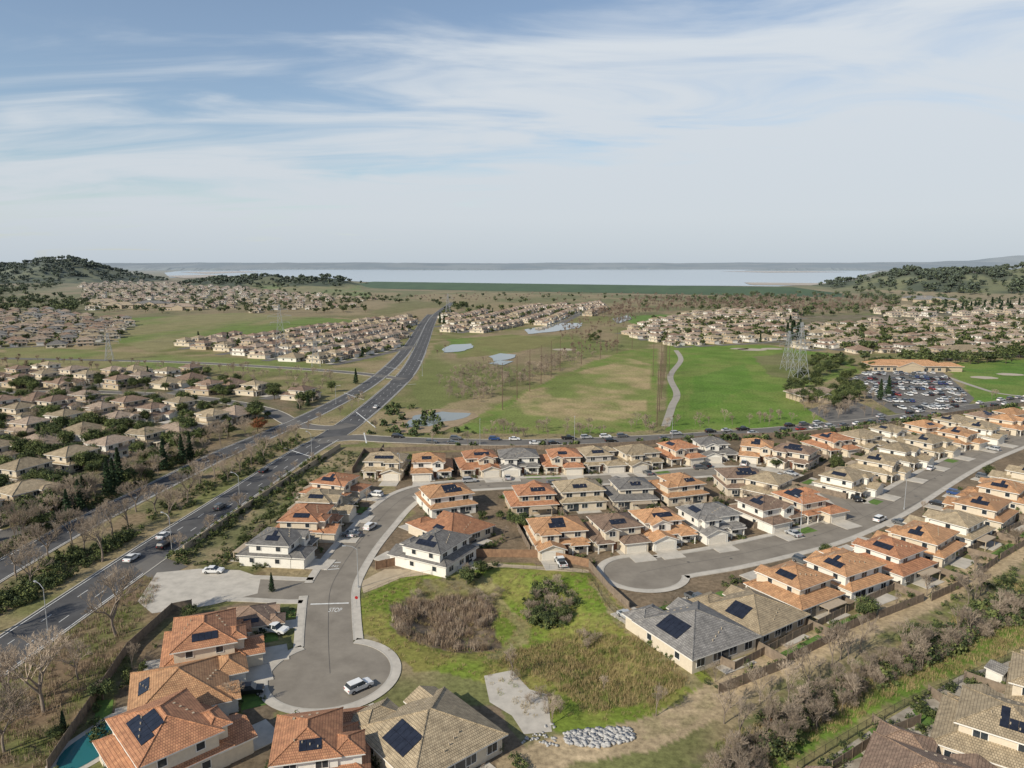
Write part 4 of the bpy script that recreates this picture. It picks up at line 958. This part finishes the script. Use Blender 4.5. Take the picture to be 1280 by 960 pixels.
# ---------------- vehicles ----------------
CP_=[mat('car_paint_'+n,c,tuple(q*.9 for q in c),2,rough=.3,spec=.6) for n,c in (('white',(.75,.75,.74)),('black',(.02,.02,.022)),('silver',(.42,.43,.44)),('grey',(.12,.125,.13)),('blue',(.03,.07,.2)),('red',(.25,.03,.025)))]
TYRE=mat('tyre_rubber',(.02,.02,.02),(.015,.015,.015),3);HUB=mat('wheel_hub',(.4,.4,.4),(.3,.3,.3),3,rough=.4,metal=.5)
LAMP=mat('car_headlamp',(.7,.7,.7),(.6,.6,.6),3,rough=.2);TAIL=mat('car_taillamp',(.4,.02,.02),(.3,.02,.02),3,rough=.3)
def carmesh(kind):
    mb=MB()
    if kind=='sedan': T=[(-2.25,.35),(-2.3,.6),(-2.22,.92),(-1.65,1.0),(-1.0,1.42),(.25,1.45),(1.05,.98),(2.1,.82),(2.28,.6),(2.25,.35)];cab=(3,4,5,6)
    elif kind=='suv': T=[(-2.3,.4),(-2.35,.75),(-2.3,1.08),(-2.15,1.12),(-1.85,1.66),(.35,1.72),(1.1,1.12),(2.15,.98),(2.33,.7),(2.3,.4)];cab=(3,4,5,6)
    else: T=[(-2.8,.5),(-2.85,.8),(-2.8,1.1),(-.75,1.12),(-.55,1.78),(.75,1.8),(1.4,1.15),(2.6,1.05),(2.8,.8),(2.75,.5)];cab=(3,4,5,6)
    n=len(T);wd=.92 if kind!='truck' else 1.0
    def yw(i): return wd*.74 if i in (4,5) else wd*(.94 if i in(0,n-1,1,n-2) else 1)
    V_=[(T[i][0],-yw(i),T[i][1]) for i in range(n)]+[(T[i][0],yw(i),T[i][1]) for i in range(n)]
    for i in range(n-1):
        mi=1 if i in (3,5) else 0
        mb.add([V_[i],V_[i+1],V_[n+i+1],V_[n+i]],[(0,3,2,1)[::-1]],mi)
    for s in (0,1):
        o=s*n;lo=[o+i for i in (0,1,2,3,6,7,8,9)];f=tuple(lo) if s==0 else tuple(lo[::-1])
        mb.add(V_,[f],0);c_=[o+i for i in cab];mb.add(V_,[tuple(c_) if s==0 else tuple(c_[::-1])],1)
        sy=-1 if s==0 else 1
        xm=(T[4][0]+T[5][0])/2
        mb.add([(xm-.06,sy*wd*1.005,T[3][1]+.0),(xm+.06,sy*wd*1.005,T[3][1]),(xm+.06,sy*wd*.75,T[4][1]),(xm-.06,sy*wd*.75,T[4][1])],[(0,1,2,3) if s==0 else (3,2,1,0)],0)
    mb.box(T[4][0]-.03,T[5][0]+.03,-wd*.76,wd*.76,T[4][1]-.02,T[5][1]+.02,0,True)
    for sx in (T[1][0]*.62,T[-2][0]*.62):
        for sy in (-1,1):
            r=.34 if kind!='truck' else .4
            y0,y1=sorted((sy*(wd-.2),sy*(wd+.03)));m=12
            vs=[(sx+r*math.cos(6.2832*i/m),y0,r+r*math.sin(6.2832*i/m)) for i in range(m)]+[(sx+r*math.cos(6.2832*i/m),y1,r+r*math.sin(6.2832*i/m)) for i in range(m)]
            mb.add(vs,[(i,(i+1)%m,m+(i+1)%m,m+i) for i in range(m)]+[tuple(range(m,2*m)),tuple(range(m))[::-1]],2)
            yh=y1+.01 if sy>0 else y0-.01
            mb.add([(sx+r*.55*math.cos(6.2832*i/8),yh,r+r*.55*math.sin(6.2832*i/8)) for i in range(8)],[tuple(range(8))],3)
    for sy in (-1,1):
        y0,y1=sorted((sy*.5,sy*.84));zf=T[-2][1];mb.box(T[-2][0]-.12,T[-2][0]+.02,y0,y1,zf,zf+.16,4,True)
        zr=T[1][1];mb.box(T[1][0]-.02,T[1][0]+.12,y0,y1,zr+.05,zr+.22,5,True)
        ya,yb=sorted((sy*wd,sy*(wd+.16)));mb.box(T[6][0]-.35,T[6][0]-.2,ya,yb,T[6][1],T[6][1]+.13,0,True)
    if kind=='truck': mb.box(-2.7,-.85,-.8,.8,1.0,1.135,2,True)
    return mb.mesh('car_'+kind,[CP_[0],GLASS,TYRE,HUB,LAMP,TAIL])
CARM={k:carmesh(k) for k in ('sedan','suv','truck')}
def car(x,y,rot,kind=None,ci=None,z=.05,name='parked_car'):
    kind=kind or random.choices(['sedan','suv','truck'],[4,4,1.5])[0];ci=random.choices(range(6),[5,3,3,3,1,.5])[0] if ci is None else ci
    o=obj(name if kind!='truck' else 'pickup_truck',CARM[kind],(x,y,z),rot);o.material_slots[0].link='OBJECT';o.material_slots[0].material=CP_[ci];return o
def carpx(u,v,u2,v2,kind=None,ci=None,z=.05):
    a=G(u,v);b_=G(u2,v2);car(a[0],a[1],math.atan2(b_[1]-a[1],b_[0]-a[0]),kind,ci,z)
carpx(449,862,470,853,'suv',0);carpx(343,791,370,796,'truck',0,.17);carpx(312,868,340,865,'suv',1,.17);carpx(267,716,290,716,'sedan',0,.08)
for q in ((205,672,'sedan',0),(206,684,'suv',1),(165,700,'sedan',0),(275,636,'suv',3),(330,590,'sedan',1),(470,510,'sedan',0),(440,668,'sedan',3),(463,661,'suv',0)):
    a=G(q[0],q[1]);b_=G(q[0]+40,q[1]-26);car(a[0],a[1],math.atan2(b_[1]-a[1],b_[0]-a[0]),q[2],q[3],name='car' )
W=ROADS[2]['c'];N=norms(W);acc=0
for i in range(10,len(W)-2):
    acc+=math.dist(W[i],W[i+1])
    if acc>6.2:
        acc=0
        for s in (1,-1):
            if random.random()<.55: car(W[i][0]+N[i][0]*s*3.6,W[i][1]+N[i][1]*s*3.6,math.atan2(N[i][1],N[i][0])-math.pi/2)
for ob in list(bpy.data.objects):
    if ob.name.startswith('suburban_house') and ob.type=='EMPTY' and random.random()<.4:
        d=[c for c in ob.children if c.name.startswith('driveway')][0]
        xs=[v.co.x for v in d.data.vertices][:4];cx=(min(xs)+max(xs))/2+random.choice([-1.3,1.3])
        p=toworld(ob.location,ob.rotation_euler[2],cx*ob.scale[0],-11.3*ob.scale[0])
        if p[1]>105 and ob.scale[0]>.8: car(p[0],p[1],ob.rotation_euler[2]+math.pi/2,z=.165)
for ri in (5,6):
    W=ROADS[ri]['c'];N=norms(W);hw=ROADS[ri]['hw']
    for i in range(24,len(W)-3,5):
        for s in (1,-1):
            if random.random()<.17: car(W[i][0]+N[i][0]*s*(hw-1.1),W[i][1]+N[i][1]*s*(hw-1.1),math.atan2(N[i][1],N[i][0])-math.pi/2)
PL=GP([(1068,474),(1088,465),(1172,464),(1212,498),(1196,513),(1124,513),(1080,490)])
bx0=min(p[0] for p in PL);bx1=max(p[0] for p in PL);by0=min(p[1] for p in PL);by1=max(p[1] for p in PL)
yy=by0+3;k=0;mb=MB()
while yy<by1:
    xx=bx0
    while xx<bx1:
        if inpoly(PL,np.array([xx]),np.array([yy]))[0]:
            stripe(mb,(xx+1.45,yy-2.4),(xx+1.45,yy+2.4),.12,.06)
            if random.random()<.6: car(xx,yy,math.pi/2*random.choice([1,-1]),z=.06)
        xx+=2.9
    yy+=5.6 if k%2==0 else 13;k+=1
obj('parking_lot_marking',mb.mesh('bay_lines',[PAINT]))
# ---------------- club buildings ----------------
def club(u,v,w,d,h,rc,rot,name):
    p=G(u,v,3);P={k:MB() for k in ('walls','roof','windows','trim')}
    b0=(-w/2,w/2,-d/2,d/2);P['walls'].box(*b0,0,h);hip(P['roof'],*b0,h,.34,1.2)
    b1=(-w/6,w/6,-d/2-4,-d/2+3);P['walls'].box(*b1,0,h-.1);gable(P['roof'],P['walls'],*b1,h-.1,.4)
    b2=(w/2-2,w/2+w*.25,-d/3,d/3);P['walls'].box(*b2,0,h-.5);hip(P['roof'],*b2,h-.5,.34,.9)
    for i in range(int(w/4)):
        s=-w/2+2+i*4
        if abs(s)>w/6+1: win(P,'f',-d/2,s,.8,2,1.8)
    e=bpy.data.objects.new(name,None);COL.objects.link(e);e.location=(p[0],p[1],0);e.rotation_euler=(0,0,rot)
    for n,m_ in (('walls',[WALL['b']]),('roof',[ROOF[rc],TRIM]),('windows',[GLASS]),('trim',[TRIM])): obj(n,P[n].mesh(n,m_,uv=n=='roof'),parent=e)
club(1130,457,46,16,4,'o',-.1,'clubhouse');club(1018,492,24,14,3.6,'p',.2,'golf_clubhouse');club(1205,440,30,20,5,'n',0,'commercial_building')
for (u,v,rc) in ((150,383,'n'),(190,381,'g'),(225,385,'p'),(130,379,'n')): club(u,v,46,22,6,rc,.15,'commercial_building')
for (u,v) in ((1150,374),(1165,376)): club(u,v,60,20,6,'g',0,'commercial_building')
# ---------------- pylons ----------------
def pylon(u,v,ht):
    mb=MB();x,y=G(u,v);b=ht*.11
    lv=[0,.2,.38,.54,.68,.8,.9,1.0];wd=[b*(1-t)**1.15+.5 for t in lv]
    for i in range(len(lv)-1):
        z0,z1=lv[i]*ht,lv[i+1]*ht;c0=[(s*wd[i],t*wd[i],z0) for s,t in((-1,-1),(1,-1),(1,1),(-1,1))];c1=[(s*wd[i+1],t*wd[i+1],z1) for s,t in((-1,-1),(1,-1),(1,1),(-1,1))]
        for k in range(4):
            mb.bar(c0[k],c1[k],.12);mb.bar(c0[k],c1[(k+1)%4],.07);mb.bar(c0[(k+1)%4],c1[k],.07);mb.bar(c1[k],c1[(k+1)%4],.07)
    for z,l in ((.66,7),(.78,8.5),(.9,6)):
        for s in (-1,1):
            mb.bar((0,0,z*ht),(s*l,0,z*ht+.3),.12);mb.bar((s*.8,0,z*ht+2.2),(s*l,0,z*ht+.3),.09);mb.bar((s*l,0,z*ht+.3),(s*l,0,z*ht-1.6),.08)
    obj('transmission_tower',mb.mesh('pylon',[STEEL]),(x,y,0),.3)
for q in ((998,478,36),(984,462,26),(352,447,40),(395,458,22),(137,450,20),(560,395,30)): pylon(*q)
WIRE=mat('power_line_wire',(.12,.12,.12),(.09,.09,.09),1)
def wires(a,ha,c,hc,n=16):
    mb=MB();A_=Vector(G(*a)+(0,));B_=Vector(G(*c)+(0,))
    for z,l in ((.66,7),(.78,8.5),(.9,6)):
        for s in (-1,1):
            off=Vector((s*l*.95,s*l*.3,0));pv=None
            for i in range(n+1):
                t=i/n;p=A_.lerp(B_,t)+off+Vector((0,0,(ha*z)*(1-t)+(hc*z)*t-1.6-8*4*t*(1-t)))
                if pv is not None: mb.bar(pv,p,.035,3)
                pv=p
    obj('power_lines',mb.mesh('wires',[WIRE]))
wires((998,478),36,(984,400),36);wires((998,478),36,(1500,520),36);wires((352,447),40,(137,450),30);wires((352,447),40,(560,395),34)
# ---------------- range nets ----------------
PW=mat('pole_wood',(.15,.10,.075),(.10,.07,.05),1);NET=mat('net_mesh',(.16,.14,.11),(.12,.10,.08),1,alpha=.08)
def netline(a,c,n,ht,net=True):
    e=bpy.data.objects.new('driving_range_net',None);COL.objects.link(e);mb=MB();A=Vector(G(*a)+(0,));B=Vector(G(*c)+(0,))
    for i in range(n+1):
        p=A.lerp(B,i/n);mb.bar(p,p+Vector((0,0,ht)),.2,8,0,.12)
    for i in range(n):
        p=A.lerp(B,i/n);q=A.lerp(B,(i+1)/n)
        for z in (ht-.3,ht*.5): mb.bar(p+Vector((0,0,z)),q+Vector((0,0,z)),.03)
    obj('poles',mb.mesh('poles',[PW]),parent=e)
    if net:
        m2=MB();m2.add([A+Vector((0,0,.2)),B+Vector((0,0,.2)),B+Vector((0,0,ht-.3)),A+Vector((0,0,ht-.3))],[(0,1,2,3)]);obj('net',m2.mesh('net',[NET]),parent=e)
netline((821,533),(833,456),6,25);netline((628,512),(700,464),5,23);netline((700,464),(790,436),4,20,False);netline((816,470),(836,470),2,22)
# ---------------- street lamps & signs ----------------
def lampmesh():
    mb=MB();mb.cyl((0,0),.22,0,.5,10);mb.bar((0,0,.4),(0,0,9),.11,8,0,.06);mb.bar((0,0,8.9),(1.2,0,9.6),.06,6);mb.bar((1.2,0,9.6),(2.6,0,9.7),.05,6);mb.box(2.4,3.2,-.16,.16,9.6,9.78,0,True);mb.box(2.5,3.1,-.12,.12,9.56,9.6,1,True);return mb.mesh('street_lamp',[STEEL,LAMP])
LME=lampmesh()
for (u,v,r_) in ((300,632,2.6),(215,690,2.6),(390,573,2.4),(420,505,-.4),(528,470,2.6),(600,556,1.6),(840,551,1.6),(500,600,-1.6),(448,735,3.1),(1000,668,1.8),(1130,637,2),(718,552,1.5),(60,790,2.6)):
    x,y=G(u,v)
    obj('street_lamp',LME,(x,y,0),r_)
mb=MB();q8=[(.36*math.cos(math.pi/8+i*math.pi/4),2.3+.36*math.sin(math.pi/8+i*math.pi/4)) for i in range(8)]
mb.bar((0,0,0),(0,0,2.6),.04,6,0);mb.add([(a,-.06,c) for a,c in q8]+[(a,-.03,c) for a,c in q8],[tuple(range(8)),tuple(range(8,16))[::-1]]+[(i,(i+1)%8,8+(i+1)%8,8+i) for i in range(8)],1)
x,y=G(446,760);obj('stop_sign',mb.mesh('stop_sign',[STEEL,mat('sign_red',(.4,.02,.02),(.35,.02,.02),1)]),(x,y,0))
# ---------------- fences & walls ----------------
def fence(name,pl,h,m,cap=False,th=.06,post=2.4):
    mb=MB();W=GP(pl)
    for a,c in zip(W[:-1],W[1:]):
        fpanel(mb,a,c,h,0,th,post)
    return obj(name,mb.mesh(name,[m]))
fence('wood_fence',[(470,712),(530,699),(600,696),(680,697),(736,709)],2.0,WOOD)
fence('wood_fence',[(736,709),(760,738),(786,762)],1.8,WOODG);
fence('wood_fence',[(786,768),(830,800),(918,838)],1.6,WOODG)
fence('wood_fence',[(918,838),(1000,795),(1060,765),(1150,722),(1290,650)],1.6,WOODG)
fence('block_wall',[(230,690),(330,622),(395,580),(425,560)],1.8,STUC,th=.2,post=8)
fence('wood_fence',[(60,965),(110,890),(160,815),(215,765),(240,760)],1.9,WOODG)
fence('wood_fence',[(455,596),(480,560)],1.8,WOODG);fence('wood_fence',[(440,592),(455,566),(560,563),(700,562),(800,557),(900,548),(1000,545),(1100,534),(1200,518),(1290,506)],1.8,WOODG,th=.12,post=3)
def irfence(pl,h=1.3):
    mb=MB();W=catmull(GP(pl),2.4)
    for a,c in zip(W[:-1],W[1:]):
        za=tz1(*a);zc=tz1(*c)
        mb.bar((a[0],a[1],za),(a[0],a[1],za+h),.035);
        for z in (h-.05,.15): mb.bar((a[0],a[1],za+z),(c[0],c[1],zc+z),.02)
        for k in range(1,12):
            t=k/12;x=a[0]+(c[0]-a[0])*t;y=a[1]+(c[1]-a[1])*t;z=za+(zc-za)*t;mb.bar((x,y,z+.15),(x,y,z+h-.05),.01,3)
    obj('iron_fence',mb.mesh('iron_fence',[IRON]))
irfence([(452,748),(500,728),(560,716),(640,711),(728,718),(770,768),(888,848)])
irfence([(996,965),(1060,925),(1130,885),(1210,850),(1300,808)],1.6)
for (a,c) in (((1040,965),(1100,925)),((1100,925),(1150,905)),((1090,905),(1160,950)),((1160,868),(1200,895)),((1205,850),(1290,880))): fence('wood_fence',[a,c],1.7,WOODG)
c=G(118,930);W=[(c[0]+3.2*math.cos(a)*(1+.25*math.sin(2*a)),c[1]+6*math.sin(a)*(1+.1*math.cos(3*a))) for a in np.linspace(0,6.1,26)]
polysheet('swimming_pool_deck',[(c[0]+(p[0]-c[0])*1.35,c[1]+(p[1]-c[1])*1.22) for p in W],.06,CONC);polysheet('swimming_pool',W,.1,POOL)
for pl in ([(1085,912),(1110,905),(1126,918),(1102,930)],[(1140,888),(1160,882),(1178,900),(1155,910)],[(1052,940),(1066,932),(1080,945),(1062,952)]):
    polysheet('lawn',GP(pl),.05,LAWN)
polysheet('patio',GP([(1010,965),(1100,905),(1200,845),(1300,815),(1400,900),(1300,1060),(1000,1100)]),.03,mat('patio_stone',(.40,.36,.30),(.22,.19,.15),.4,detail=8))
mass('garden_shrubs',SN,[(c_[0],c_[1],0,random.uniform(.4,1.1),random.random()*6,random.randint(0,3)) for c_ in rfill([(1010,965),(1100,905),(1200,845),(1290,830),(1200,900),(1100,960)],90,88)],LM)
mb=MB();mr_=MB();mb.box(-1.6,1.6,-1.3,1.3,0,2.3);gable(mr_,mb,-1.6,1.6,-1.3,1.3,2.3,.5,.25);x,y=G(1248,850)
e=bpy.data.objects.new('garden_shed',None);COL.objects.link(e);e.location=(x,y,0);e.rotation_euler=(0,0,.5)
obj('walls',mb.mesh('w',[WALL['w']]),parent=e);obj('roof',mr_.mesh('r',[ROOF['g'],TRIM],uv=True),parent=e)
m2=MB();m2.box(-.5,.5,-1.36,-1.28,.05,2.0);obj('door',m2.mesh('d',[GLASS]),parent=e)
mb=MB()
for sx in (-2.5,2.5):
    for sy in (-2,2): mb.box(sx-.1,sx+.1,sy-.1,sy+.1,0,2.6)
for s in (-2,2): mb.box(-3,3,s-.06,s+.06,2.6,2.8)
for i in range(12): mb.box(-2.9+i*.52,-2.82+i*.52,-2.5,2.5,2.81,2.95,0,True)
x,y=G(196,965,2.6);obj('pergola',mb.mesh('pergola',[TRIM]),(x,y,0),.1)
# ---------------- sky / light / camera ----------------
w=bpy.data.worlds.new('World');SC.world=w;w.use_nodes=True;nt=w.node_tree;nt.nodes.clear()
EL=math.radians(33);saz=math.radians(229) # clockwise from +Y
sd=Vector((math.sin(saz)*math.cos(EL),math.cos(saz)*math.cos(EL),math.sin(EL)))
sky=nd(nt,'ShaderNodeTexSky',sky_type='NISHITA');sky.sun_disc=False;sky.sun_elevation=EL;sky.sun_rotation=saz;sky.altitude=100;sky.air_density=1;sky.dust_density=.5;sky.ozone_density=1.6
bg=nd(nt,'ShaderNodeBackground');bg.inputs[1].default_value=.12;nt.links.new(sky.outputs[0],bg.inputs[0])
cl=nd(nt,'ShaderNodeBackground');cl.inputs[1].default_value=1.0
tc=nd(nt,'ShaderNodeTexCoord');sx=nd(nt,'ShaderNodeSeparateXYZ');nt.links.new(tc.outputs['Generated'],sx.inputs[0])
def M(op,a,b=None,cl_=False):
    n=nd(nt,'ShaderNodeMath',operation=op);n.use_clamp=cl_
    for k,v in ((0,a),(1,b)):
        if v is None: continue
        if isinstance(v,(int,float)): n.inputs[k].default_value=v
        else: nt.links.new(v,n.inputs[k])
    return n.outputs[0]
zc=M('MAXIMUM',sx.outputs[2],.015);den=M('ADD',zc,.14)
cx=M('DIVIDE',sx.outputs[0],den);cy=M('DIVIDE',sx.outputs[1],den)
cb=nd(nt,'ShaderNodeCombineXYZ');nt.links.new(cx,cb.inputs[0]);nt.links.new(cy,cb.inputs[1])
mp=nd(nt,'ShaderNodeMapping');mp.inputs['Rotation'].default_value=(0,0,math.radians(-32));mp.inputs['Scale'].default_value=(.7,1.9,1);mp.inputs['Location'].default_value=(.6,.35,0);nt.links.new(cb.outputs[0],mp.inputs[0])
n1_=nd(nt,'ShaderNodeTexNoise');n1_.inputs['Scale'].default_value=1.1;n1_.inputs['Detail'].default_value=9;n1_.inputs['Roughness'].default_value=.55;n1_.inputs['Distortion'].default_value=1.2;nt.links.new(mp.outputs[0],n1_.inputs['Vector'])
n2_=nd(nt,'ShaderNodeTexNoise');n2_.inputs['Scale'].default_value=.6;n2_.inputs['Detail'].default_value=3;nt.links.new(cb.outputs[0],n2_.inputs['Vector'])
b1=M('MULTIPLY',sx.outputs[2],-3.9);b2=M('MULTIPLY',sx.outputs[0],.75)
s_=M('ADD',M('ADD',M('MULTIPLY',n1_.outputs[0],2.3),M('MULTIPLY',n2_.outputs[0],1.0)),M('ADD',b1,b2))
rmp=nd(nt,'ShaderNodeMapRange',interpolation_type='SMOOTHSTEP');rmp.inputs[1].default_value=.3;rmp.inputs[2].default_value=1.2;rmp.inputs[3].default_value=.08;rmp.inputs[4].default_value=.95;nt.links.new(s_,rmp.inputs[0])
cr=nd(nt,'ShaderNodeValToRGB');ce=cr.color_ramp.elements;ce[0].position=0;ce[0].color=(.52,.59,.66,1);ce[1].position=.3;ce[1].color=(.70,.75,.80,1)
k_=ce.new(.06);k_.color=(.62,.67,.72,1);nt.links.new(sx.outputs[2],cr.inputs[0])
nt.links.new(cr.outputs[0],cl.inputs[0])
mx=nd(nt,'ShaderNodeMixShader');nt.links.new(rmp.outputs[0],mx.inputs[0]);nt.links.new(bg.outputs[0],mx.inputs[1]);nt.links.new(cl.outputs[0],mx.inputs[2])
wo=nd(nt,'ShaderNodeOutputWorld');nt.links.new(mx.outputs[0],wo.inputs[0])
L=bpy.data.lights.new('sun','SUN');L.energy=5.0;L.angle=math.radians(.5);L.color=(1,.92,.77);lo=bpy.data.objects.new('sun',L);COL.objects.link(lo)
lo.rotation_euler=(-sd).to_track_quat('-Z','Y').to_euler()
cam=bpy.data.cameras.new('camera');cam.sensor_width=36;cam.lens=FP/1280*36;cam.clip_end=80000;cam.clip_start=1
co=bpy.data.objects.new('camera',cam);COL.objects.link(co);co.location=(0,0,H);co.rotation_euler=(math.pi/2-PIT,0,0);SC.camera=co
SC.view_settings.view_transform='Standard';SC.view_settings.look='None';SC.view_settings.exposure=0
tick('done');print('OBJ',len(bpy.data.objects))
